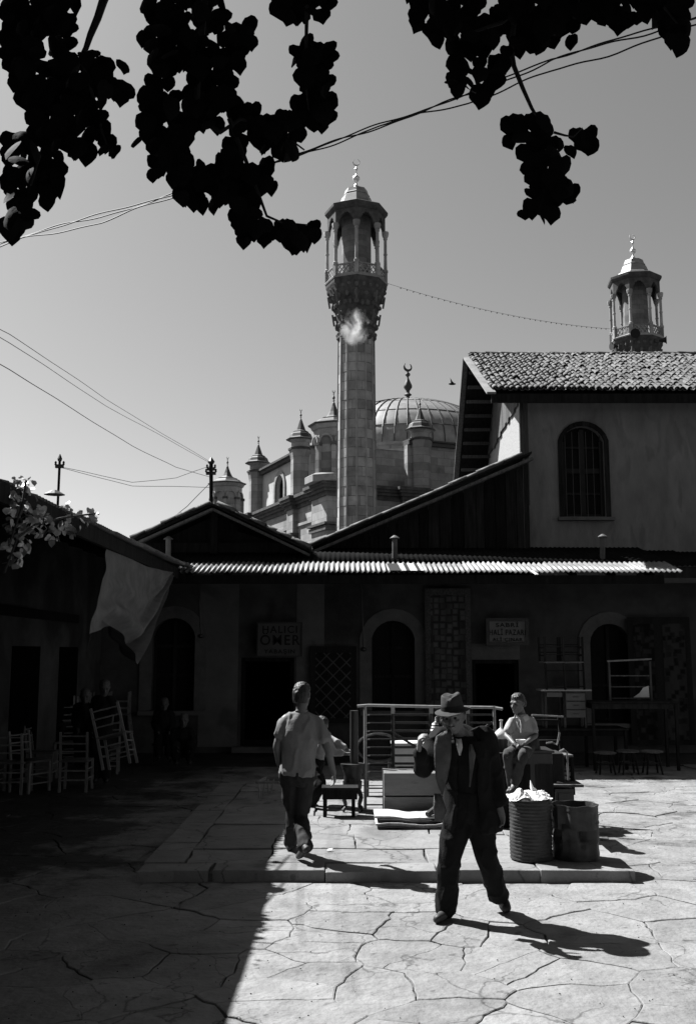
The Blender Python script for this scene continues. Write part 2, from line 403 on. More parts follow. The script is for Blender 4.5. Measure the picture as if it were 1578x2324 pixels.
# ================================================================== bazaar front (shaded)
WY = 21.5
def wx(px, py=1500, Y=WY): return A(px, py, Y).x
def wz(py, Y=WY, px=789): return A(px, py, Y).z
def arch_pts(xa, xb, zs, rise, n=10):       # from right spring to left spring
    c = (xa+xb)/2; h = (xb-xa)/2
    r = (h*h+rise*rise)/(2*rise); a0 = math.asin(min(1, h/r))
    return [(c+r*sin(a0-2*a0*k/n), zs+rise-r+r*cos(a0-2*a0*k/n)) for k in range(n+1)]
def wall_open(x0, x1, z0, z1, y, th, ops):
    b = MB(); ops = sorted(ops); cur = x0
    for xa, xb, za, zb, rise in ops:
        if xa > cur: b.box(((cur+xa)/2, y+th/2, (z0+z1)/2), (xa-cur, th, z1-z0))
        if za > z0: b.box(((xa+xb)/2, y+th/2, (z0+za)/2), (xb-xa, th, za-z0))
        if rise:
            ap = arch_pts(xa, xb, zb-rise, rise)
            b.prism([(p[0], y, p[1]) for p in ap]+[(xa, y, z1), (xb, y, z1)], (0, th, 0))
        else: b.box(((xa+xb)/2, y+th/2, (zb+z1)/2), (xb-xa, th, z1-zb))
        cur = xb
    if cur < x1: b.box(((cur+x1)/2, y+th/2, (z0+z1)/2), (x1-cur, th, z1-z0))
    return b
def arch_frame(xa, xb, za, zb, rise, wd, y, d, legs=True):
    o = arch_pts(xa-wd, xb+wd, zb-rise, rise+wd); i = arch_pts(xa, xb, zb-rise, rise)
    b = MB()
    pts_o = [(xb+wd, za)]+o+[(xa-wd, za)]; pts_i = [(xb, za)]+i+[(xa, za)]
    for k in range(len(pts_o)-1):
        q = [pts_o[k], pts_o[k+1], pts_i[k+1], pts_i[k]]
        b.prism([(p[0], y, p[1]) for p in q], (0, d, 0))
    return b
EAVE = wz(1262)
bz = thing('bazaar_row', 'long low row of carpet shops with dark arched windows behind the sunlit paving', 'shop row', (1.5, WY, 0))
def rect(px0, px1, py0, py1, rise=0): return (wx(px0), wx(px1), max(0.0, wz(py1)), wz(py0), rise)
O = {'wl': rect(345, 442, 1402, 1612, .38), 'd1': rect(547, 667, 1492, 1760), 'wc': rect(843, 940, 1408, 1612, .38),
     'd2': rect(1070, 1175, 1497, 1760), 'wr': rect(1338, 1428, 1415, 1640, .42)}
O['d1'] = (*O['d1'][:2], .0, O['d1'][3], 0); O['d2'] = (*O['d2'][:2], .0, O['d2'][3], 0)
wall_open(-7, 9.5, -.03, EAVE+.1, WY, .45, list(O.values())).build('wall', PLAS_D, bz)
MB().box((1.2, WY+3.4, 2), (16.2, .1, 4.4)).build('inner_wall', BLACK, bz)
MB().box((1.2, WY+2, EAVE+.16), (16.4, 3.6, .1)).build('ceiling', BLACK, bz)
for k in ('wl', 'wc', 'wr'):
    xa, xb, za, zb, rise = O[k]
    arch_frame(xa, xb, za, zb, rise, .26, WY-.035, .035).build('stone_surround', PLAS_S, bz)
    wn = MB().box(((xa+xb)/2, WY+.26, (za+zb-rise)/2), (xb-xa, .04, zb-rise-za))
    ap = arch_pts(xa, xb, zb-rise, rise); wn.prism([(p[0], WY+.24, p[1]) for p in ap], (0, .04, 0))
    win = wn.build('window', GLASS, bz)
    fr = MB(); h = zb-za
    fr.box(((xa+xb)/2, WY+.2, (za+zb)/2-.02), (.07, .05, h-.06))
    for s in (xa+.03, xb-.03): fr.box((s, WY+.2, (za+zb-rise)/2), (.06, .05, zb-rise-za))
    for q in (.02, .36, .68): fr.box(((xa+xb)/2, WY+.2, za+q*h+.03), (xb-xa, .045, .06))
    fr.build('window_frame', WOOD_D, win)
    MB().box(((xa+xb)/2, WY-.05, za-.05), (xb-xa+.5, .22, .09)).build('window_sill', PLAS_S, win)
for k in ('d1', 'd2'):
    xa, xb, za, zb, _ = O[k]
    fr = MB()
    for s in (xa+.04, xb-.04): fr.box((s, WY+.12, (za+zb)/2), (.08, .14, zb-za))
    fr.box(((xa+xb)/2, WY+.12, zb-.04), (xb-xa-.16, .14, .08))
    fr.build('door_frame', WOOD_D, bz)
    MB().box(((xa+xb)/2, WY-.08, .05), (xb-xa+.3, .3, .12)).build('doorstep', PLAS_S, bz)
# lighter plaster panel between left window and second shop
MB().box(((wx(452)+wx(540))/2, WY-.011, 1.9), (wx(540)-wx(452), .02, 3.6)).build('limewash_panel', mat('faded limewash', .14, .09, 1.4, .95, .3, 12, stain=.3, stain_v=.56, stain_scale=.7, spec=.1), bz)
MB().box(((wx(672)+wx(735))/2, WY-.011, 2.3), (wx(735)-wx(672), .02, 2.6)).build('limewash_panel', MATS['faded limewash'], bz)
MB().box(((wx(1068)+wx(1178))/2, WY-.02, wz(1478)), (wx(1178)-wx(1068), .05, .34)).build('lintel', PLAS_S, bz)
# fascia beam under the awning edge
AE, AZ0 = 18.55, None
ZE = wz(1298, AE)                 # awning edge height
ZI = ZE + .78                     # at the wall
XL, XR = A(392, 1298, AE).x, A(1503, 1298, AE).x
MB().box(((XL+XR)/2, AE+.14, ZE-.13), (XR-XL+.1, .07, .16)).build('fascia_board', WOOD_D, bz)
for i in range(13):
    x = XL+.25+(XR-XL-.4)*i/12
    MB().bar((x, AE+.2, ZE-.06), (x, WY, ZI-.08), .09, .09).build('rafter', WOOD_D, bz)
# corrugated awning sheets
def corr_sheet(w_, ln, pitch=.1, amp=.019, th=.004, nu=8):
    n = int(w_/pitch*nu)
    b = MB(); vs = []
    for j in range(2):
        for i in range(n+1):
            x = w_*i/n; vs.append((x, j*ln, amp*sin(2*pi*x/pitch)))
    k = len(vs); vs += [(x, y_, z-th) for x, y_, z in vs]
    fs = [(i, i+1, i+n+2, i+n+1) for i in range(n)]+[(k+i+n+1, k+i+n+2, k+i+1, k+i) for i in range(n)]
    fs += [(k+i, k+i+1, i+1, i) for i in range(n)]+[(n+1+i, n+2+i, k+n+2+i, k+n+1+i) for i in range(n)]
    return b.add(vs, fs)
slope = math.atan2(ZI-ZE, WY-AE); SLN = hypot(ZI-ZE, WY-AE)
sheet_me = corr_sheet(.83, 1.18).mesh('corrugated_sheet', STEEL, True)
sheet_dk = corr_sheet(1.65, SLN-1.08, amp=.01, nu=4).mesh('shade_dark_sheet', mat('shade-dark zinc sheet', .014, .006, 4, .95, .2, 10, spec=.02), True)  # upper awning row: shade put into a near-black sheet colour
x = XL; i = 0
while x < XR-.38:
    px_ = CX+x/19*F
    me = sheet_me
    o = inst('corrugated_sheet', me, bz, Vector((x, AE+R.uniform(-.03, .03), ZE+(.006 if i % 2 else 0)+R.uniform(-.004,.006)))-wloc(bz),
             (slope, 0, R.uniform(-.012, .012)))
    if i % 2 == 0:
        inst('shade_dark_sheet', sheet_dk, bz, Vector((x, AE+1.08*cos(slope), ZE+1.08*sin(slope)+.028+R.uniform(0,.01)))-wloc(bz), (slope, 0, 0))
    x += .8; i += 1
# patches on the awning: tar patch and striped cloth
def awn(px, d):      # point on awning surface, d metres up-slope from edge
    x = A(px, 1298, AE).x
    return Vector((x, AE+d*cos(slope), ZE+d*sin(slope)+.03))
for j, (p0, p1, m_, lb) in enumerate(((884, 908, INK, 'torn black tar patch'), (911, 921, WHITE, None), (921, 930, INK, None), (930, 946, WHITE, None), (946, 954, INK, None), (954, 961, WHITE, None))):
    b = MB(); q = [awn(p0, -.04), awn(p1, -.04), awn(p1-3, .75), awn(p0-3, .75)]
    b.prism(q, (0, 0, .01)); b.build('patch', m_, bz, label=lb)
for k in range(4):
    inst('shade_dark_sheet', sheet_dk, bz, Vector((XR-.5+k*1.62, AE+.9, ZE+.2-(.03 if k % 2 else 0)))-wloc(bz), (slope, 0, 0))  # same dark sheets reused for the dark roof at the right end
MB().box((XR+3, AE+1.0, ZE+.08), (6.4, .08, .22)).build('fascia_board', WOOD_D, bz)
hb = MB().prism([awn(1200, -.02), awn(1207, -.02), awn(1213, -.34)+Vector((0,0,-.02)), awn(1206, -.34)+Vector((0,0,-.02))], (0,0,.012))
hb.build('loose_strip', WHITE, bz)

# ---- gable one (left, tiled roof end)
def gable(name, label, pts, Y, back, rake=.16, planks=False):
    root = thing(name, label, 'gable roof', (A(*pts[0], Y).x, Y, 0))
    P = [A(px, py, Y) for px, py in pts]
    return root, P
ga, P = gable('tiled_gable_roof', 'low tiled gable roof with dark open triangle left of the minaret', [(296,1232), (483,1148), (702,1252)], 19.9, 8)
zb = P[2].z
lo = min(P[0].z, P[2].z)-.35
body = MB().prism([P[0]+Vector((.1,.5,-.1)), (P[0].x+.1, 20.4, lo), (P[2].x-.1, 20.4, lo), P[2]+Vector((-.1,.5,-.08)), P[1]+Vector((0,.5,-.12))], (0, .06, 0))
body.build('gable_boarding', WOOD_D, ga)
MB().prism([A(540,1178,20.35), A(540,1206,20.35), A(658,1240,20.35)], (0,.02,0)).build('vent_opening', BLACK, ga)
MB().box(((P[0].x+P[2].x)/2, 20.3, A(500,1243,20.3).z), (P[2].x-P[0].x-.5, .12, .2)).build('tie_beam', WOOD_D, ga)
MB().box((P[1].x, 20.2, P[1].z-.5), (.14, .12, .9)).build('king_post', WOOD_D, ga)
for a, b in ((P[0], P[1]), (P[1], P[2])):
    sgn = 1 if a is P[0] else -1
    MB().bar(a+Vector((0,0,-.07)), b+Vector((0,0,-.07)), .05, .17, up=(0,1,0)).build('barge_board', WOOD_M, ga)
    dd = Vector((0, 7, 0))
    MB().prism([a+Vector((0,-.05,0)), b+Vector((0,-.05,0)), b+Vector((0,-.05,.05)), a+Vector((0,-.05,.05))], dd).build('roof_deck', WOOD_D, ga)
# clay tiles
def tile_mesh(L_=.42, r0=.085, r1=.07, th=.014, n=6):
    b = MB(); vs = []
    for j, (r, y_) in enumerate(((r0, 0), (r1, L_))):
        for rr in (r, r-th):
            vs += [(rr*cos(pi*k/n), y_, rr*sin(pi*k/n)+j*.0) for k in range(n+1)]
    m_ = n+1; fs = []
    for k in range(n):
        fs.append((k, k+1, 2*m_+k+1, 2*m_+k)); fs.append((m_+k, 3*m_+k, 3*m_+k+1, m_+k+1)); fs.append((k, m_+k, m_+k+1, k+1))
        fs.append((2*m_+k, 2*m_+k+1, 3*m_+k+1, 3*m_+k))
    fs.append((0, 2*m_, 3*m_, m_)); fs.append((n, m_+n, 3*m_+n, 2*m_+n))
    return b.add(vs, fs)
TM = tile_mesh().mesh('roof_tile', TILE, True)
TP = [tuple(v.co) for v in TM.vertices]; TF = [tuple(p.vertices) for p in TM.polygons]
def tile_into(b, loc, M):
    b.add([Vector(loc)+M@Vector(p) for p in TP], TF)
for a, b in ((P[0], P[1]), (P[1], P[2])):       # tiles run down both slopes; the front two courses as parts
    top, bot = (b, a) if b.z > a.z else (a, b)
    d = (top-bot); L_ = d.length; d.normalize()
    ang = atan2(d.z, d.x)
    n = int(L_/.34); back_ = MB()
    for i in range(n):
        for j in range(10):
            pos = bot + d*(i*.34) + Vector((0, .06+j*.18, .075))
            M = Matrix.Rotation(-atan2(d.z, abs(d.x))*(1 if d.x > 0 else -1), 3, 'Y') @ Matrix.Rotation(-pi/2 if d.x > 0 else pi/2, 3, 'Z')
            if j < 2:
                inst('roof_tile', TM, ga, pos-wloc(ga)+Vector((0,R.uniform(-.02,.02),R.uniform(-.01,.02))), (M@Matrix.Rotation(R.uniform(-.08,.08),3,'Z')).to_euler())
            else: tile_into(back_, pos, M)
    back_.build('roof_tiles', TILE, ga, kind='stuff', smooth=True)

# ---- boarded gable (right, long slope)
gbY = 21.2
pb = [(700,1254), (1060,1100), (1198,1040)]
gb = thing('boarded_lean_to', 'dark boarded lean-to with long sloping roof edge joining the plastered house', 'shed', (A(950,1250,gbY).x, gbY, 0))
Q = [A(px, py, gbY) for px, py in pb]
zbot = A(789, 1272, gbY).z
xs = Q[0].x+.5
while xs < Q[2].x-.02:
    wd = R.uniform(.17, .3); xe = min(xs+wd, Q[2].x)
    def zt(x): 
        t = (x-Q[0].x)/(Q[2].x-Q[0].x); return Q[0].z+(Q[2].z-Q[0].z)*t-.08
    yo = R.uniform(0, .025)
    MB().prism([(xs+.006, gbY+yo, zbot+R.uniform(-.03,.1)), (xe-.006, gbY+yo, zbot+R.uniform(-.03,.1)), (xe-.006, gbY+yo, zt(xe)), (xs+.006, gbY+yo, zt(xs))], (0,.03,0)).build('board', WOOD_D, gb)
    xs = xe
MB().prism([(Q[0].x+.4, gbY+.08, zbot-.3), (Q[2].x, gbY+.08, zbot-.3), Q[2]+Vector((0,.08,-.12)), Q[0]+Vector((.4,.08,-.03))], (0,.05,0)).build('backing', BLACK, gb)
MB().bar(Q[0]+Vector((0,-.25,-.06)), Q[2]+Vector((.03,-.25,-.06)), .06, .22, up=(0,1,0)).build('barge_board', WOOD_M, gb)
MB().prism([Q[0]+Vector((0,-.3,.055)), Q[2]+Vector((.02,-.3,.055)), Q[2]+Vector((.02,-.3,.1)), Q[0]+Vector((0,-.3,.1))], (0,5,0)).build('roof_deck', WOOD_D, gb)
MB().box(((Q[0].x+Q[2].x)/2+.4, gbY-.02, A(789,1262,gbY).z), (Q[2].x-Q[0].x-1, .1, .12)).build('sill_beam', WOOD_M, gb)
d = (Q[2]-Q[0]); L_ = d.length; d.normalize(); n = int(L_/.33)
rest = MB()
for i in range(n):
    for j in range(8):
        pos = Q[0]+d*(i*.33)+Vector((0, -.3+j*.18, .1))
        M = Matrix.Rotation(-atan2(d.z, d.x), 3, 'Y') @ Matrix.Rotation(-pi/2, 3, 'Z')
        if j < 2: inst('roof_tile', TM, gb, pos-wloc(gb)+Vector((0,0,R.uniform(-.01,.02))), (M@Matrix.Rotation(R.uniform(-.08,.08),3,'Z')).to_euler(), (.8,1,.8))
        else: tile_into(rest, pos, M)
rest.build('roof_tiles', TILE, gb, kind='stuff', smooth=True)

# ---- plastered house on the right
HY = 21.35
hx0 = A(1193, 1000, HY).x
hz1 = A(1193, 893, HY).z
hs = thing('plastered_house', 'tall plastered house with arched shuttered window and clay tile roof', 'house', (hx0, HY, 0))
w2 = (A(1277,1100,HY).x, A(1372,1100,HY).x, A(1300,1172,HY).z, A(1320,966,HY).z, .34)
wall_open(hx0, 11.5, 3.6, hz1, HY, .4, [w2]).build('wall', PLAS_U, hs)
EY, RY = 20.85, 24.9
ez = A(1115, 888, EY).z; ex = A(1113, 888, EY).x
rz_ = A(1063, 810, RY).z; BY = 27.6; bz_ = A(1037, 1092, BY).z
# side wall: stucco above with boarding towards the back
MB().prism([(hx0, HY+.4, 3.6), (hx0, HY+.4, hz1), (hx0, RY, rz_-.35), (hx0, 28.5, bz_), (hx0, 28.5, 3.6)], (.3,0,0)).build('side_wall', STUC, hs)
# boards cover the rear/upper part
side = [(HY+.15, 1e9)]
yb = HY+.02; k = 0
while yb < 28.3:
    ye = yb+R.uniform(.2, .32)
    def top(y_): return (hz1+(rz_-.3-hz1)*(y_-HY)/(RY-HY)) if y_ < RY else rz_-.3+(bz_-.2-rz_+.3)*(y_-RY)/(28.4-RY)
    ym = (yb+ye)/2
    # bottom of boarding falls towards the back as in the photograph
    zl = hz1+.02-(ym-HY)*.06+R.uniform(-.06,.06)
    if top(ym)-zl < .1: yb = ye; continue
    MB().prism([(hx0-.05, yb+.008, zl), (hx0-.05, ye-.008, zl), (hx0-.05, ye-.008, top(ye)), (hx0-.05, yb+.008, top(yb))], (.035,0,0)).build('side_board', WOOD_M, hs)
    yb = ye
MB().box((hx0-.02, HY+.06, (hz1+5.6)/2-.2), (.13, .13, hz1-5.4)).build('corner_post', WOOD_M, hs)
MB().tube([(hx0-.12, HY-.1, hz1-.1), (hx0-.12, HY-.1, 4.1)], .05).build('drain_pipe', IRON, hs)
# window
xa, xb, za, zb, rise = w2
arch_frame(xa, xb, za, zb, rise, .1, HY-.03, .06).build('window_surround', WOOD_D, hs)
wn = MB().box(((xa+xb)/2, HY+.2, (za+zb-rise)/2), (xb-xa, .03, zb-rise-za))
wn.prism([(p[0], HY+.185, p[1]) for p in arch_pts(xa, xb, zb-rise, rise)], (0,.03,0))
win = wn.build('window', GLASS, hs)
fr = MB(); h = zb-za
fr.box(((xa+xb)/2, HY+.14, (za+zb)/2-.03), (.1, .05, h-.06))
for s in (xa+.04, xb-.04): fr.box((s, HY+.14, (za+zb-rise)/2), (.08, .05, zb-rise-za))
for q, t in ((.01,.06), (.25,.04), (.5,.11), (.76,.04)): fr.box(((xa+xb)/2, HY+.14, za+q*h+.02), (xb-xa, .045, t))
fr.build('window_frame', mat('shutter wood', .022, .01, 4, .8, .2), win)
for i in range(6):
    x_ = xa+(xb-xa)*(i+.5)/6; MB().tube([(x_, HY+.07, za), (x_, HY+.07, zb-.12)], .008, 5).build('window_bar', IRON, win)
MB().box(((xa+xb)/2, HY-.05, za-.06), (xb-xa+.3, .2, .07)).build('window_sill', PLAS_S, win)
# roof
ov = ex
MB().prism([(ov+.03, EY, ez-.05), (ov+.03, RY, rz_-.05), (ov+.03, RY, rz_-.11), (ov+.03, EY, ez-.11)], (12-ov,0,0)).build('roof_deck', WOOD_D, hs)
MB().prism([(ov+.03, RY, rz_-.05), (ov+.03, BY+.4, bz_-.3), (ov+.03, BY+.4, bz_-.36), (ov+.03, RY, rz_-.11)], (12-ov,0,0)).build('roof_deck', WOOD_D, hs)
MB().bar((ov, EY-.06, ez-.05), (ov, RY, rz_-.02), .05, .2, up=(1,0,0)).build('barge_board', mat('bare barge board', .22, .12, 4, .8, .3), hs)
MB().bar((ov, RY, rz_-.02), (ov, BY+.4, bz_-.33), .05, .22, up=(1,0,0)).build('barge_board', WOOD_M, hs)
MB().box(((ov+12)/2, EY-.02, ez-.16), (12-ov, .05, .2)).build('fascia_board', WOOD_D, hs)
MB().box(((ov+12)/2+.3, HY-.2, hz1+.02), (12-ov-.6, .5, .05)).build('soffit', WOOD_D, hs)
# soffit battens of the rear slope, seen from below
for k in range(9):
    t = (k+.5)/9; yy = RY+(BY-RY)*t; zz = rz_+(bz_-rz_)*t-.2
    MB().box(((ov+hx0)/2+.06, yy, zz-.02), (hx0-ov, .1, .07)).build('batten', WOOD_M, hs)
sa = atan2(rz_-ez, RY-EY); SLh = hypot(rz_-ez, RY-EY); ROWS = int(SLh/.33)
Mt = Matrix.Rotation(sa, 3, 'X')
rest = MB(); cnt = 0
ncol = 68
TS = .75; TSM = Matrix.Diagonal((TS, TS*1.05, TS))
ROWS = int(SLh/.25)
cand = []
for c in range(ncol):
    for r_ in range(ROWS+1):
        x_ = ov+.08+c*.132; pos = Vector((x_, EY-.06, ez)) + Mt@Vector((0, r_*.25, .02+.012))
        cand.append((c, r_, pos))
for c, r_, pos in cand:
    slip = R.random()
    if slip < .022 and r_ > 0: continue
    rot = Mt@Matrix.Rotation(R.uniform(-.05,.05)*(4 if slip > .95 else 1), 3, 'Z')@Matrix.Rotation(-.03,3,'X')
    if slip > .95: pos = pos+Mt@Vector((0, -.08, .01))
    pos = pos+Vector((R.uniform(-.012,.012), R.uniform(-.03,.03), R.uniform(0,.015)))
    if c < 23 and cnt < 292:
        inst('roof_tile', TM, hs, pos-wloc(hs), rot.to_euler(), (TS, TS*1.05, TS)); cnt += 1
    else: tile_into(rest, pos, rot@TSM)
    if True:      # channel tile below, between covers
        Mu = rot@Matrix.Rotation(pi, 3, 'Y')
        tile_into(rest, pos+Vector((.066, 0, .03)), Mu@TSM)
rest.build('roof_tiles', TILE, hs, kind='stuff', smooth=True)
rt = MB()
for i in range(22):
    tile_into(rt, (ov+.05+i*.42, RY+R.uniform(-.02,.02), rz_+.04+R.uniform(0,.02)), Matrix.Rotation(-pi/2, 3, 'Z')@Matrix.Diagonal((1.2,1,1.2)))
rt.build('ridge_tiles', TILE, hs, kind='stuff', smooth=True)
MB().box((11.4, 24.5, 5.4), (.3, 6, 4)).build('far_wall', PLAS_U, hs)

# ---- stove pipes above the awning
for (px, py0, py1, lb) in ((382,1224,1272,'zinc stovepipe with cap rising left of the tiled gable'), (895,1222,1270,'dark stovepipe with cap in front of the boarded lean-to'), (1366,1219,1288,'stovepipe with cap below the arched window of the plastered house')):
    Y = 19.9; p = A(px, py0, Y); q = A(px, py1, Y); q.z = ZE+(Y-AE)*math.tan(slope)-.02
    t = thing('stovepipe', lb, 'stovepipe', q, group='stovepipes above the awning')
    m_ = STEEL if px == 382 else mat('sooty zinc', .09, .05, 6, .6, .1)
    MB().tube([q, p], .055, 12).build('pipe', m_, t, smooth=True)
    MB().lathe(p, [(.1,.0), (.1,.015), (.02,.07)], 12).build('cap', m_, t)
# ================================================================== left shop building
LX = -3.3; LZ = AX(300, 1238, LX).z
lb = thing('tin_roofed_shop', 'dark shop on the left under a long corrugated eave hung with canvas', 'shop', (-5.3, 12, 0))
LWX = -5.35
b = MB()
b.box((LWX-.2, 10.5, LZ/2+.25), (.4, 27, LZ+.5)); b.build('wall', PLAS_D, lb)
MB().box((LWX+.02, 12, 2.75), (.06, 15, .16)).build('shelf_beam', WOOD_D, lb)
for y0, y1 in ((8, 10.4), (11.5, 12.9), (15.8, 17.2), (18.4, 19.6)):
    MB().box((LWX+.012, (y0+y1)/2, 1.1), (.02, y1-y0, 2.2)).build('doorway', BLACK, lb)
RSL = radians(14)
MB().box((LX+.05, 10.9, LZ-.13), (.06, 17, .2)).build('fascia_board', WOOD_D, lb)
for i in range(18):
    y_ = 3+i*1.05
    MB().bar((LX+.02, y_, LZ-.06), (LWX, y_, LZ+.46), .09, .09).build('rafter', WOOD_D, lb)
sm = corr_sheet(.83, 3.4, pitch=.11, amp=.022).mesh('corrugated_sheet', STEEL, True)
y_ = 2.2
while y_ < 22.5:     # sheets: corrugation along the eave
    inst('corrugated_sheet', sm, lb, Vector((LX+.06+(y_-11.2)*.035, y_, LZ+R.uniform(0,.02)))-wloc(lb), Matrix(((0,-1,0),(1,0,0),(0,0,1))).to_euler() if False else (RSL, 0, pi/2))
    y_ += .8
# higher rear part of the roof, dark against the sky at the picture's left edge
# hanging canvas
c_ = thing('hanging_canvas', 'grey canvas cloth hanging from the left eave and tapering to a point', 'cloth', A(300, 1300, 14.5))
TL, TR, BL, TIP = A(246,1236,13.3), A(394,1298,18.0), A(208,1438,12.2), A(292,1506,14.6)
MIDB = A(247, 1418, 13.2)
nu, nv = 40, 40; vs = []; fs = []
def lerp(a, b, t): return a+(b-a)*t
for j in range(nv+1):
    v = j/nv
    for i in range(nu+1):
        u = i/nu
        top = lerp(TL, TR, u)+Vector((0,0,-.08*sin(pi*u)*1))
        if u < .22: bot = lerp(BL, MIDB, u/.22)
        else:
            s_ = (u-.22)/.78
            bot = lerp(MIDB, TIP, min(1, s_/.55)) if s_ < .55 else lerp(TIP, TR, (s_-.55)/.45*.93)
        p = lerp(top, bot, v)
        fold = .025*sin(u*30+v*5)*(.2+v) + .26*sin(v*19-6*(u-.6)**2+1)*max(0, v-.3)*min(1,u*3)*min(1,(1-u)*6)
        fold += .05*noise.noise(Vector((u*5, v*5, 2)))
        p = p+Vector((fold, -fold*.3, -.04*u*(1-u)*v*v))
        vs.append(p)
for j in range(nv):
    for i in range(nu): a = j*(nu+1)+i; fs.append((a, a+1, a+nu+2, a+nu+1))
MB().add(vs, fs).build('sheet', CLOTH, c_, smooth=True)
MB().tube([BL, A(196, 1482, 12.0)], .006, 4).build('string', WIREM, c_)

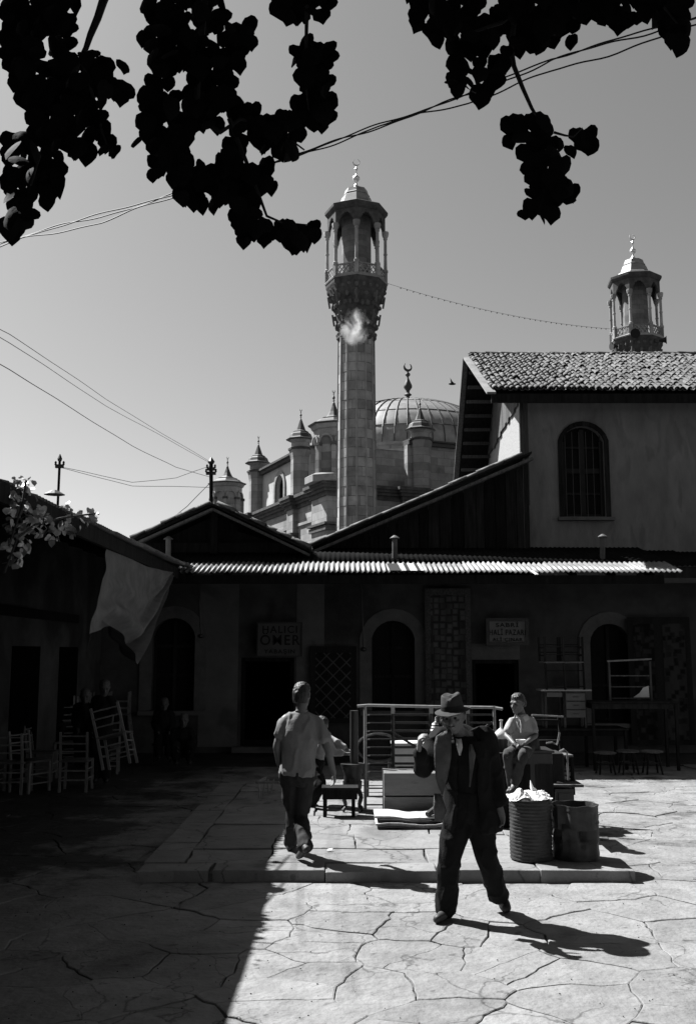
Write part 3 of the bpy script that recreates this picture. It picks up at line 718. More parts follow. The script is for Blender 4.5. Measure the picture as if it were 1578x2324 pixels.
# ================================================================== mosque
MY = 62.0
MZ = lambda py: A(808, py, MY).z
mpx = PPM(620, MY)
def minaret(name, loc, label, rz, ph0=pi/2*3):
    t = thing(name, label, 'minaret', loc, rz, 'stone minarets of the mosque')
    zb = MZ(775)-loc[2]
    zz = lambda py: MZ(py)
    ph = -pi/2
    pxr = lambda r: r*mpx
    n = 12
    # shaft of single stones
    R0, R1 = pxr(45.5), pxr(39.5)
    z0, z1 = 0.0, zz(768)
    cnt = 0; restb = MB(); crs = .62; nC = int((z1-z0)/crs)
    for c in range(nC):
        za, zb2 = z0+(z1-z0)*c/nC, z0+(z1-z0)*(c+1)/nC
        ra = R0+(R1-R0)*c/nC; rb = R0+(R1-R0)*(c+1)/nC
        vis = zz(1225) < za
        for k in range(n):
            a0 = ph+2*pi*k/n; a1 = ph+2*pi*(k+1)/n
            jj = R.choice((0, 1, 1))
            cuts = [0, 1] if (c+k) % 3 else [0, R.uniform(.35,.65), 1]
            for u0, u1 in zip(cuts, cuts[1:]):
                pr = R.uniform(-.012, .012); b = MB()
                def pt(r, u, z, e=0):
                    x = r*(cos(a0)*(1-u)+cos(a1)*u); y = r*(sin(a0)*(1-u)+sin(a1)*u); return (x, y, z)
                g = .012
                vsx = [pt(ra+pr, u0+g, za+.012), pt(ra+pr, u1-g, za+.012), pt(rb+pr, u1-g, zb2-.012), pt(rb+pr, u0+g, zb2-.012),
                       pt(ra-.15, u0+g, za+.012), pt(ra-.15, u1-g, za+.012), pt(rb-.15, u1-g, zb2-.012), pt(rb-.15, u0+g, zb2-.012)]
                fx = [(0,1,2,3),(7,6,5,4),(0,4,5,1),(1,5,6,2),(2,6,7,3),(3,7,4,0)]
                mid = (a0+a1)/2+rz
                face = -sin(mid) > -.15
                if vis and face and cnt < 285:
                    b.add(vsx, fx).build('shaft_stone', MSTONE, t, local=True); cnt += 1
                else: restb.add(vsx, fx)
    restb.build('shaft_stones', MSTONE, t, local=True, kind='stuff')
    MB().lathe((0,0,0), [(R0-.06, 0), (R1-.06, z1)], n, ph).build('mortar_core', MSTD, t, local=True)
    for k in range(n):    # slim ribs on the arrises
        a = ph+2*pi*k/n
        MB().tube([(R0*cos(a)*1.0, R0*sin(a), 0), (R1*cos(a), R1*sin(a), z1)], .065, 6).build('shaft_rib', MSTONE, t, local=True)
    # corbelled balcony
    prof = [(pxr(39), zz(778)), (pxr(45), zz(770)), (pxr(45), zz(762)), (pxr(42), zz(755)), (pxr(45), zz(738)), (pxr(46.5), zz(728)),
            (pxr(47), zz(716)), (pxr(51), zz(706)), (pxr(54), zz(700)), (pxr(52), zz(694)), (pxr(56), zz(686)), (pxr(62), zz(676)), (pxr(66), zz(664)), (pxr(69), zz(656)), (pxr(70), zz(648))]
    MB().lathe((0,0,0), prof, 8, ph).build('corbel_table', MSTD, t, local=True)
    cb = MB()
    for zr, rr, m_, sz in ((zz(762), 44, 24, 2.6), (zz(742), 45, 16, 3.4), (zz(722), 48, 16, 3.2), (zz(700), 54, 24, 3.0), (zz(682), 58, 16, 3.8), (zz(664), 64, 24, 3.2)):
        for k in range(m_):
            a = ph+2*pi*k/m_; f = cos(pi/8)/cos(((a-ph) % (pi/4))-pi/8)
            cb.ball((pxr(rr-1)*f*cos(a), pxr(rr-1)*f*sin(a), zr+R.uniform(-.05,.05)), (pxr(sz*R.uniform(1.2,1.9)), pxr(sz*R.uniform(1.2,1.9)), pxr(sz*R.uniform(1.5,2.6))), 7, 5)
    for k in range(8):
        for zr, rr in ((zz(730), 50), (zz(690), 60)):
            a = ph+2*pi*k/8; cb.tube([(pxr(rr)*cos(a), pxr(rr)*sin(a), zr-.3), (pxr(rr+4)*cos(a), pxr(rr+4)*sin(a), zr+.45)], pxr(2.4), 6)
    cb.build('carved_drops', mat('carved mid stone', .16, .07, 2.4, .92, .6, 7, spec=.1), t, local=True, kind='stuff')
    zf = zz(648)
    MB().lathe((0,0,0), [(pxr(71), zf), (pxr(72), zf+.1), (pxr(71), zf+.16)], 8, ph).build('balcony_slab', MSTONE, t, local=True)
    # parapet: posts + lattice panels
    zp0, zp1 = zf+.16, zz(619); Rp = pxr(66)
    for k in range(8):
        a = ph+2*pi*k/8; a2 = ph+2*pi*(k+1)/8
        p = Vector((Rp*cos(a), Rp*sin(a), 0)); q = Vector((Rp*cos(a2), Rp*sin(a2), 0))
        MB().box(p+Vector((0,0,(zp0+zp1)/2+.04)), (.26,.26,zp1-zp0+.1), rz=a).build('parapet_post', MSTONE, t, local=True)
        d = (q-p).normalized(); L_ = (q-p).length; w0 = .16; b = MB()
        up = Vector((0,0,1)); A0 = p+d*w0+up*zp0; W = L_-2*w0; H = zp1-zp0-.02
        for h0 in (0, H): b.bar(A0+up*h0*.96+up*.03, A0+d*W+up*(h0*.96+.03), .12, .08)
        for i in range(5):
            for s in (0, 1):
                # diagonal lattice
                x0 = W*(i/4.0)-W*.25
                pa = Vector((x0, 0, 0)); pb_ = Vector((x0+W*.5, 0, H))
                lo_, hi_ = 0, 1
                def cl(x): return max(0.0, min(1.0, x))
                t0 = cl((0-x0)/(W*.5)); t1 = cl((W-x0)/(W*.5))
                if t1 <= t0: continue
                u0, u1 = x0+W*.5*t0, x0+W*.5*t1; h0, h1 = H*t0, H*t1
                if s: h0, h1 = H-h0, H-h1
                b.bar(A0+d*u0+up*h0, A0+d*u1+up*h1, .05, .05)
        b.build('parapet_lattice', MSTONE, t, local=True)
        # column with capital
        ctop = zz(541)
        MB().lathe(p, [(.17, zp1), (.17, zp1+.15), (.115, zp1+.22), (.1, (zp1+ctop)/2), (.13, (zp1+ctop)/2+.02), (.13, (zp1+ctop)/2+.1), (.1, (zp1+ctop)/2+.12), (.1, ctop-.12), (.14, ctop-.1), (.14, ctop)], 10).build('column', MSTONE, t, local=True)
        MB().lathe(p, [(.13, ctop), (.2, ctop+.12), (.23, ctop+.3), (.23, ctop+.42)], 8).build('capital', MSTONE, t, local=True)
        # cusped arch panel between the columns
        zc0, zc1 = ctop+.4, zz(497)
        Rq = Rp; ap = []
        W2 = L_; nseg = 28
        for i in range(nseg+1):
            u = i/nseg; x = .2+(W2-.4)*u
            h = (zc1-.22-zc0)*(1-abs(2*u-1)**2.2)
            h += .09*abs(sin(u*pi*6))-.05
            ap.append((x, max(zc0-.28 if 0 else zc0-.05, zc0+h-.03)))
        pts = [p+d*x+up*z for x, z in ap]
        b = MB(); nrm = Vector((-d.y, d.x, 0))
        for i in range(nseg):
            x0, za_ = ap[i]; x1, zb_ = ap[i+1]
            b.prism([p+d*x0+up*za_, p+d*x1+up*zb_, p+d*x1+up*zc1, p+d*x0+up*zc1], nrm*.14)
        b.prism([p+up*(zc0-.05), p+d*.2+up*(zc0-.05), p+d*.2+up*zc1, p+up*zc1], nrm*.14)
        b.prism([q-d*.2+up*(zc0-.05), q+up*(zc0-.05), q+up*zc1, q-d*.2+up*zc1], nrm*.14)
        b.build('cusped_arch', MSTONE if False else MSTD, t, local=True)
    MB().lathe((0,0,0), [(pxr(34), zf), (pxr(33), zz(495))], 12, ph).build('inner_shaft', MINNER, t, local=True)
    ze = zz(497)
    MB().lathe((0,0,0), [(pxr(64), ze), (pxr(69), ze+.12), (pxr(72), ze+.25), (pxr(72.5), ze+.42), (pxr(70), ze+.48)], 8, ph).build('eaves_cornice', MSTD, t, local=True)
    zc = ze+.47
    z2, z3, z4 = zz(466), zz(447), zz(429)
    cap1 = MB().lathe((0,0,0), [(pxr(70), zc), (pxr(52), zc+.12), (pxr(47), zc+.35), (pxr(40), z2-.05), (pxr(33), z3-.1), (pxr(30), z3)], 8, ph).build('lower_cap', LEAD, t, local=True)
    MB().lathe((0,0,0), [(pxr(31), z3), (pxr(31), z3+.06), (pxr(28), z3+.16), (pxr(25), z3+.45), (pxr(18), z4-.15), (pxr(10), z4)], 8, ph).build('upper_cap', LEAD, t, local=True)
    seams = MB()
    # finial
    f = lambda r, py: (pxr(r), zz(py)-zz(429))
    MB().lathe((0,0,z4-.05), [f(9,430), f(7.5,424), f(2.5,417), f(1.8,412), f(6,409), f(8.5,405), f(8,401), f(3,397), f(1.6,392), f(1.4,386), f(4,383), f(4,381), f(1.2,378), f(1.0,375)], 12).build('finial', GILT, t, smooth=True, local=True)
    cr = []; rr = pxr(7.6); zc_ = zz(368)
    for i in range(17):
        a = radians(-90-160+320*i/16); cr.append((rr*cos(a), 0, zc_+rr*sin(a)))
    MB().tube(cr, [pxr(.35)+pxr(1.5)*sin(pi*i/16) for i in range(17)], 6).build('crescent', GILT, t, smooth=True, local=True)
    return t
p1 = A(808, 700, MY); 
m1 = minaret('minaret', (p1.x, p1.y, 0), 'nearer tall stone minaret with open columned balcony and crescent finial', 0)
p2 = A(1440, 700, 74.0)
m2 = dup(m1, (p2.x, p2.y, 0), radians(17), 'farther minaret with horn loudspeakers showing above the tiled roof', skip=('shaft_stone',))
m2.name = 'minaret.001'
# loudspeakers on the far minaret
for i, (px, py, dr) in enumerate(((1386, 785, (-1,-.35,-.05)), (1440, 756, (-.1,-1,-.06)), (1511, 771, (1,-.35,0)))):
    Y = 71.6; p = A(px, py, Y); d = Vector(dr).normalized()
    t = thing('horn_loudspeaker', ('left-facing black horn loudspeaker on the farther minaret balcony', 'round-mouthed black horn loudspeaker facing the square from the farther balcony', 'right-facing black horn loudspeaker on the farther minaret balcony')[i], 'loudspeaker', p, group='horn loudspeakers')
    if i == 1: MB().tube([p-d*.6, p-d*.3, p], [.1,.16,.37], 16).build('horn', INK, t)
    else: MB().tube([p-d*.55, p-d*.35, p-d*.1, p], [.08,.11,.22,.32], 14).build('horn', INK, t)
    MB().box(p-d*.75, (.25,.25,.3)).build('driver', IRON, t)

# ---- prayer hall
Q0 = A(750, 1100, 66.0)
ms = thing('mosque', 'stone mosque with ribbed lead dome and small capped turrets behind the shops', 'mosque', (Q0.x, 66.0, 0), radians(23.5))
zC = 13.5
BW, BD = 24.0, 26.5
def mb(name, b, m=MWALL, smooth=False, kind=None, label=None): return b.build(name, m, ms, local=True, smooth=smooth, kind=kind, label=label)
mb('wall', MB().box((BW/2, BD/2, (zC-.9)/2), (BW, BD, zC-.9)))
def cornice(x0, y0, x1, y1, z, out=.55):
    b = MB(); w_, d_ = x1-x0, y1-y0; c = ((x0+x1)/2, (y0+y1)/2)
    for dz, h_, o in ((0, .3, .12), (.3, .22, .28), (.52, .2, .42), (.72, .22, out)):
        b.box((c[0], c[1], z+dz+h_/2), (w_+2*o, d_+2*o, h_))
    return b
mb('cornice', cornice(0, 0, BW, BD, zC-.92), MSTD)
# projecting corner piers with broken cornice, pilasters on the side wall
for (x, y_, sx, sy) in ((.9, .9, 2.8, 2.8), (-.05, 7.0, .7, 1.3), (-.05, 17.0, .7, 1.6), (-.05, 22.5, .7, 1.3), (.9, BD-.9, 2.8, 2.8), (6, -.05, 1.4, .7), (18, -.05, 1.4, .7)):
    mb('pier', MB().box((x, y_, (zC-.9)/2), (sx, sy, zC-.9)))
    mb('pier_cornice', cornice(x-sx/2, y_-sy/2, x+sx/2, y_+sy/2, zC-.918, .5), MSTD)
    c2 = MB().box((x, y_, zC-3.1), (sx+.3, sy+.3, .3)); c2.box((x, y_, zC-2.8), (sx+.5, sy+.5, .16)); mb('pier_capital', c2, MSTD)
mb('string_course', MB().box((-.07, BD/2, zC-4.2), (.2, BD, .28)).box((-.05, BD/2, zC-2.15), (.14, BD, .2)), MWALL)
mb('string_course', MB().box((BW/2, -.07, zC-4.2), (BW, .2, .28)), MWALL)
# upper walls between the small turrets (west side visible with its window; north side behind the minaret)
uz = 16.9
def clerestory(x0, x1, y0, y1, win=True, face='x'):
    pass
ya, yb = 6.8, 18.4
ap = arch_pts(11.4, 13.4, zC+1.75, .95, 10)
# west wall as prisms round the window opening
XW = .75
def wp(poly): return MB().prism([(XW, a, z) for a, z in poly], (.5, 0, 0))
b = wp([(ya, zC), (11.4, zC), (11.4, uz), (ya, uz)]); b2 = wp([(13.4, zC), (yb, zC), (yb, uz), (13.4, uz)])
b.v += []; 
b.add(b2.v, b2.f); b3 = wp([(p_[0], p_[1]) for p_ in ap]+[(11.4, uz), (13.4, uz)]); b.add(b3.v, b3.f)
mb('upper_wall', b, mat('pale ashlar', .42, .32, .9, .9, .3, 4, spec=.15, stain=.2, stain_v=.62, stain_scale=.4))
wv = MB()
ao = arch_pts(11.05, 13.75, zC+1.75, 1.3, 10); ai = ap
for k in range(10):
    q = [ao[k], ao[k+1], ai[k+1], ai[k]]; wv.prism([(XW-.12, a, z) for a, z in q], (.16,0,0))
for a in (11.05, 13.4): wv.box((XW-.04, a+.17, zC+.87), (.16, .34, 1.76))
mb('window_arch', wv, MWALL)
mb('window', MB().prism([(XW+.32, a, z) for a, z in [(13.4, zC), *ap, (11.4, zC)]], (.05,0,0)), GLASS)
mb('upper_cornice', MB().box((XW+.1, (ya+yb)/2, uz+.12), (.9, yb-ya, .26)).box((XW+.05, (ya+yb)/2, uz+.32), (1.2, yb-ya, .16)), MSTD)
mb('upper_wall', MB().box((12, 1.0, (zC+uz)/2), (11.5, .5, uz-zC)), MWALL)
mb('upper_cornice', MB().box((12, .95, uz+.12), (11.5, .9, .26)).box((12, .9, uz+.32), (11.5, 1.1, .12)), LEADD)
# body up to the drum
mb('roof_block', MB().box((12, 12.8, (zC+uz)/2), (19, 21, uz-zC-.3)), MWALL)
DC = (12.6, 13.0); DR = 8.3
dz0 = A(905, 1016, 77).z-.0
mb('drum', MB().lathe((*DC, 0), [(DR+.1, uz-.4), (DR+.1, dz0-.25), (DR+.4, dz0-.2), (DR+.4, dz0)], 32), MWALL)
dh = (A(920, 903, 83).z-dz0)*.9
dh *= 1.02
prof = [(DR*cos(a), dz0+dh*sin(a)) for a in [radians(90*i/14) for i in range(14)]]+[(.25, dz0+dh)]
mb('dome', MB().lathe((*DC, 0), prof, 64), LEAD, smooth=True)
NR = 52
for k in range(NR):
    a = 2*pi*k/NR; pts = []
    for i in range(13):
        e = radians(88*i/12); r = DR*cos(e)+.02; pts.append((DC[0]+r*cos(a), DC[1]+r*sin(a), dz0+dh*sin(e)+.03))
    mb('dome_rib', MB().tube(pts, .05, 5), LEADD)
for zi in (.3, .58, .82):
    e = math.asin(zi); rr = DR*cos(e)+.015; zr = dz0+dh*zi
    mb('dome_seam', MB().tube([(DC[0]+rr*cos(2*pi*k/64), DC[1]+rr*sin(2*pi*k/64), zr) for k in range(65)], .035, 4), LEADD)
zt = dz0+dh; k_ = 84.0/F*1.0
def fin(b, c, z, s, cres=True, m_=LEADD):
    b.lathe((c[0], c[1], z), [(9*s,0),(7*s,4*s),(3*s,9*s),(3.2*s,14*s),(7.5*s,17*s),(3*s,21*s),(3.5*s,25*s),(8*s,31*s),(8*s,35*s),(4.5*s,43*s),(2*s,49*s),(1.6*s,52*s),(4.6*s,55*s),(4.6*s,58*s),(1.6*s,61*s),(1.4*s,66*s)], 10)
    if cres:
        cr = []; rr = 7.5*s; zc_ = z+72*s
        for i in range(15):
            a = radians(-90-140+280*i/14); cr.append((c[0]+rr*cos(a), c[1], zc_+rr*sin(a)))
        b.tube(cr, [s*.5+2.0*s*sin(pi*i/14) for i in range(15)], 6)
    return b
mb('dome_finial', fin(MB(), DC, zt-.05, .046), LEADD, smooth=True)

def small_turret(x, y_, z0, zr, r):           # slender capped turret
    b = MB().lathe((x, y_, 0), [(r*.86, z0), (r*.86, zr-.75), (r, zr-.1), (r*1.02, zr)], 8, pi/8); mb('turret', b, MWALL)
    mb('turret_ring', MB().lathe((x, y_, 0), [(r*1.1, zr), (r*1.12, zr+.15), (r*.85, zr+.22)], 8, pi/8), MSTD)
    mb('turret_neck', MB().lathe((x, y_, 0), [(r*.82, zr+.2), (r*.82, zr+.65), (r*.98, zr+.78)], 16), MWALL)
    z = zr+.78; s = r/.78
    mb('turret_cap', MB().lathe((x, y_, z), [(.98*s,0),(1.02*s,.07*s),(.92*s,.12*s),(.8*s,.2*s),(.72*s,.42*s),(.62*s,.52*s),(.52*s,.57*s),(.56*s,.6*s),(.5*s,.64*s),(.34*s,.72*s),(.22*s,1.05*s),(.1*s,1.4*s),(.05*s,1.5*s)], 8, pi/8), LEADD)
    mb('turret_finial', fin(MB(), (x, y_), z+1.46*s, .0098*s), LEADD)
tz = A(680, 1023, 73.0).z
small_turret(.55, 7.3, zC, tz, .86)
small_turret(.55, 17.5, zC, tz, .86)
small_turret(7.3, .75, zC, tz, .86)
def big_turret(x, y_):
    r = 1.55; z0 = zC+.0; z1 = A(750, 966, 66).z
    mb('turret_plinth', MB().lathe((x, y_, 0), [(r*1.28, z0), (r*1.28, z0+.45), (r*1.1, z0+.6)], 8, pi/8), MWALL)
    mb('corner_turret', MB().lathe((x, y_, 0), [(r*.9, z0+.5), (r*.9, z1-.35), (r*.98, z1-.25), (r*1.06, z1)], 8, pi/8), MWALL)
    for k in range(8):        # pilasters and blind arches on each face
        a = pi/8+2*pi*k/8; p = Vector((x+r*.93*cos(a), y_+r*.93*sin(a), 0))
        mb('turret_pilaster', MB().box(p+Vector((0,0,(z0+.6+z1-1.5)/2)), (.26,.3,z1-1.5-z0-.6), rz=a), MWALL)
        mb('turret_capital', MB().box(p+Vector((0,0,z1-1.42)), (.4,.44,.2), rz=a), MSTD)
        a2 = a+pi/8; c = Vector((x+r*.86*cos(a2), y_+r*.86*sin(a2), 0)); d = Vector((-sin(a2), cos(a2), 0))
        hw = .42; ar = MB()
        for i in range(10):
            t0, t1 = pi*i/10, pi*(i+1)/10
            for (r0, r1) in ((hw, hw+.13),):
                q = [c+d*(r0*cos(t0))+Vector((0,0,z1-1.3+r0*sin(t0)*1.15)), c+d*(r0*cos(t1))+Vector((0,0,z1-1.3+r0*sin(t1)*1.15)),
                     c+d*(r1*cos(t1))+Vector((0,0,z1-1.3+r1*sin(t1)*1.15)), c+d*(r1*cos(t0))+Vector((0,0,z1-1.3+r1*sin(t0)*1.15))]
                ar.prism(q, (.1*cos(a2), .1*sin(a2), 0))
        mb('turret_arch', ar, MWALL)
    mb('turret_cap', MB().lathe((x, y_, z1), [(r*1.13,0),(r*1.16,.1),(r*1.02,.16),(r*.85,.3),(r*.74,.45),(r*.6,.52),(r*.62,.57),(r*.42,.64),(r*.3,.8),(r*.2,1.1),(r*.1,1.5),(r*.05,1.75)], 8, pi/8), LEAD if False else LEADD)
    mb('turret_finial', fin(MB(), (x, y_), z1+1.68, .0125), LEADD)
big_turret(.35, .35); big_turret(.35, BD-.5)
# low porch roof and small chimney seen over the lean-to
mb('porch_roof', MB().box((10, -3.2, 5.5), (16, 6, 11)), MSTD)
mb('porch_dome', MB().lathe((9, -3, 11), [(2.6,0),(2.3,.7),(1.6,1.2),(.7,1.5),(.1,1.6)], 24), LEADD, smooth=True)

# ---- string of bulbs between the minarets
a, b_ = A(879, 643, MY), A(1384, 746, 73)
def sag(a, b, s, n=40, wob=0): return [lerp(a, b, i/n)+Vector((0, 0, -4*s*(i/n)*(1-i/n)+wob*noise.noise(Vector((i*.7, s, 3))))) for i in range(n+1)]
st = thing('string_of_lights', 'thin sagging cable with small bulbs strung between the two minarets', 'light string', a)
pts = sag(a, b_, .5); MB().tube(pts, .012, 4).build('cable', WIREM, st)
bl = MB()
for i in range(2, 40):
    bl.ball(pts[i]+Vector((0,0,-.05)), .045, 6, 4)
bl.build('bulbs', WIREM, st, kind='stuff')

# ---- overhead cables
def cable(name, label, cat, runs, r):
    t = thing(name, label, cat, runs[0][0])
    for pts in runs: MB().tube(pts, r, 5).build('strand', WIREM, t)
    return t
def strand(pix, Y0, Y1, wob, ph, n=14):
    P_ = []
    for i in range(len(pix)-1):
        for k in range(n if i < len(pix)-2 else n+1):
            t = k/n; px = lerp(pix[i][0], pix[i+1][0], t); py = lerp(pix[i][1], pix[i+1][1], t)
            s = (px-pix[0][0])/(pix[-1][0]-pix[0][0]); Y = Y0+(Y1-Y0)*s
            P_.append(A(px, py+wob*sin(px*.021+ph)+wob*.4*sin(px*.05+ph*2), Y))
    return P_
cable('twisted_power_cable', 'three loosely twisted black cables crossing the sky behind the leaves', 'cable',
      [strand([(-40,560),(62,533),(230,487),(400,437),(610,372),(700,342),(860,283),(1060,213),(1250,132),(1495,62),(1600,30)], 7, 4.6, 3, 0),
       strand([(-40,562),(62,534),(230,490),(400,440),(610,370),(700,343),(860,287),(1060,217),(1250,137),(1495,66),(1600,35)], 7.05, 4.62, 4, 2),
       strand([(-40,575),(55,543),(230,503),(400,447),(610,376),(700,346),(860,285),(1060,233),(1250,163),(1510,82),(1600,52)], 6.95, 4.55, 4, 4)], .0045)
cable('service_wire', 'upper pair of thin wires rising from the pole above the gable to the left', 'wire',
      [strand([(-60,715),(22,757),(240,905),(474,1047)], 9, 24.8, 1, 1), strand([(-60,730),(22,778),(240,920),(474,1049)], 9, 24.9, 1, 3)], .0045)
cable('telephone_wire', 'single wire sagging from the left edge down to the pole above the gable', 'wire',
      [strand([(-60,790),(22,838),(150,920),(300,1010),(400,1062),(474,1082)], 10, 24.8, 1.5, 2)], .006)
cable('pole_line', 'faint slack wires running between the two utility poles', 'wire',
      [strand([(140,1062),(300,1102),(478,1106)], 21.8, 25, .6, 2), strand([(140,1060),(300,1094),(400,1084),(475,1058)], 21.9, 25, .6, 1)], .006)
cable('drop_wire', 'curling wire dropping from the taller pole to the gable roof', 'wire',
      [strand([(474,1100),(425,1150),(395,1172),(350,1192),(318,1216)], 24.9, 20.5, 2, 1)], .009)
def pole(px, y0, y1, Y, lean, label, w_):
    p, q = A(px+lean, y1+60, Y), A(px, y0, Y)
    t = thing('utility_pole', label, 'utility pole', p, group='utility poles')
    MB().tube([p, q], w_, 8).build('pole', WOOD_D, t)
    k = PPM(1060, Y)
    for dz, hw in ((14*k, 9*k), (24*k if px > 300 else 14*k, 11*k if px > 300 else 0)):
        if not hw: continue
        c = q-Vector((0,0,dz)); MB().box(c, (hw*2, .08, .08)).build('crossarm', IRON, t)
        for s in (-1, 1):
            MB().lathe(c+Vector((s*hw, 0, .02)), [(.015,0),(.03,.03),(.02,.05),(.03,.07),(.012,.1)], 8).build('insulator', WOOD_D, t)
    MB().lathe(q, [(w_*1.4,-.02),(w_*1.9,.03),(w_*.4,.14)], 8).build('pole_cap', IRON, t)
pole(479, 1050, 1140, 25, 0, 'dark utility pole rising behind the apex of the tiled gable', .05)
pole(136, 1044, 1118, 22, -6, 'slim leaning utility pole behind the vine on the left', .03)
t = thing('tin_hood', 'small tin lamp hood on the left roof edge under the slim pole', 'hood', A(130, 1125, 14))
MB().lathe(A(124, 1122, 11), [(.12,0),(.03,.05)], 10).build('shade', IRON, t)
# bright smudge before the minaret, added as a pale volume
sm_t = thing('pale_smudge', 'pale smudge added as a thin volume in front of the nearer minaret below its balcony', 'pale_volume', A(803, 748, 57.5))
blob = MB()
for px, py, rx, rz_2 in ((805,742,36,46),):
    k_ = PPM(750, 57.5); blob.ball(A(px, py, 57.5), (rx*k_, rx*k_*.8, rz_2*k_), 14, 10)
o_ = blob.build('pale_volume', None, sm_t)
vm = bpy.data.materials.new('pale_volume'); vm.use_nodes = True; N_ = vm.node_tree; N_.nodes.remove(N_.nodes['Principled BSDF'])
pv = N_.nodes.new('ShaderNodeVolumePrincipled'); pv.inputs['Color'].default_value = (.95,.95,.95,1); pv.inputs['Anisotropy'].default_value = .2
tn = N_.nodes.new('ShaderNodeTexNoise'); tn.inputs['Scale'].default_value = .9; tn.inputs['Distortion'].default_value = .8; tn.inputs['Detail'].default_value = 3
tc2 = N_.nodes.new('ShaderNodeTexCoord'); mr_ = N_.nodes.new('ShaderNodeMapRange'); mr_.inputs[1].default_value = .38; mr_.inputs[2].default_value = .7; mr_.inputs[1].default_value = .42; mr_.inputs[3].default_value = 0; mr_.inputs[1].default_value = .46; mr_.inputs[4].default_value = 3.4
N_.links.new(tc2.outputs['Object'], tn.inputs['Vector']); N_.links.new(tn.outputs[0], mr_.inputs[0]); kk = PPM(750, 57.5); mpp = N_.nodes.new('ShaderNodeMapping'); mpp.inputs['Scale'].default_value = (1/(36*kk), 1/(29*kk), 1/(46*kk))
a0_ = A(805, 742, 57.5)-sm_t.location; mpp.inputs['Location'].default_value = (-a0_.x/(36*kk), -a0_.y/(29*kk), -a0_.z/(46*kk))
N_.links.new(tc2.outputs['Object'], mpp.inputs[0]); vl = N_.nodes.new('ShaderNodeVectorMath'); vl.operation = 'LENGTH'; N_.links.new(mpp.outputs[0], vl.inputs[0])
fo = N_.nodes.new('ShaderNodeMapRange'); fo.inputs[1].default_value = 1.0; fo.inputs[2].default_value = .2; fo.inputs[3].default_value = 0; fo.inputs[4].default_value = 1; N_.links.new(vl.outputs['Value'], fo.inputs[0])
mm_ = N_.nodes.new('ShaderNodeMath'); mm_.operation = 'MULTIPLY'; N_.links.new(mr_.outputs[0], mm_.inputs[0]); N_.links.new(fo.outputs[0], mm_.inputs[1]); N_.links.new(mm_.outputs[0], pv.inputs['Density'])
N_.links.new(pv.outputs[0], N_.nodes['Material Output'].inputs['Volume'])
o_.data.materials.clear(); o_.data.materials.append(vm)
# bird
bp = A(1025, 871, 40)
t = thing('flying_bird', 'small bird in flight in the sky right of the dome', 'bird', bp)
MB().ball(bp, (.16,.05,.05), 8, 5).prism([bp+Vector((-.05,0,.02)), bp+Vector((.06,0,.02)), bp+Vector((-.1,-.2,.2))], (0,0,.01)).prism([bp+Vector((-.05,0,.02)), bp+Vector((.06,0,.02)), bp+Vector((.1,.25,.16))], (0,0,.01)).build('body', WOOD_D, t)

# ================================================================== overhanging tree
def leaf_mesh(seed, s=.08):
    r = random.Random(seed)
    out = [(0,.0),(.22,-.07),(.43,.06),(.52,.32),(.46,.58),(.27,.8),(0,1.02)]
    pts = []
    fold = r.uniform(.05,.28); curl = r.uniform(-.3,.35)
    L_ = [(x*r.uniform(.9,1.08), y) for x, y in out[1:-1]]
    mid = [(0, 0, 0), (0, -.03, 0), (0,.2,0), (0,.45,0), (0,.72,0), (0,1.06,0)]
    def P(x, y): return (x*s, fold*abs(x)*s+curl*(y-.3)**2*s, -y*s)
    vs = [P(0,.0), P(0,.2), P(0,.45), P(0,.72), P(0,1.06)]
    ri = [P(x, y) for x, y in L_]; le = [P(-x*r.uniform(.9,1.08), y) for x, y in L_]
    vs += ri+le
    fs = [(0,5,6,1),(1,6,7,2),(2,7,8,3),(3,8,9,4)]
    fs += [(0,1,11,10),(1,2,12,11),(2,3,13,12),(3,4,14,13)]
    # round the outline: one smoothing subdivision, then a drawn-out tip
    bm = bmesh.new(); q_ = MB().add(vs, fs); bv = [bm.verts.new(v) for v in q_.v]
    for f_ in fs: bm.faces.new([bv[i] for i in f_])
    bmesh.ops.subdivide_edges(bm, edges=bm.edges[:], cuts=1, use_grid_fill=True, smooth=.7)
    bm.verts.index_update(); out2 = MB().add([v.co.copy() for v in bm.verts], [tuple(v.index for v in f.verts) for f in bm.faces]); bm.free()
    return out2
tr = thing('overhanging_tree', 'dark leafy tree whose branches hang into the top of the picture', 'tree', (-2.2, .6, 0))
MB().tube([(-2.2,.6,0), (-2.15,.62,1.5), (-2.0,.8,2.8), (-1.7,1.2,3.9), (-1.2,1.8,4.9)], [.26,.2,.17,.14,.11], 10).build('trunk', BARK, tr, smooth=True)
LM = []
for i in range(7):
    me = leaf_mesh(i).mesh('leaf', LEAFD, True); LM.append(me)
Z = lambda l, s=.5, ox=0: [(x*s+ox, y*s) for x, y in l]
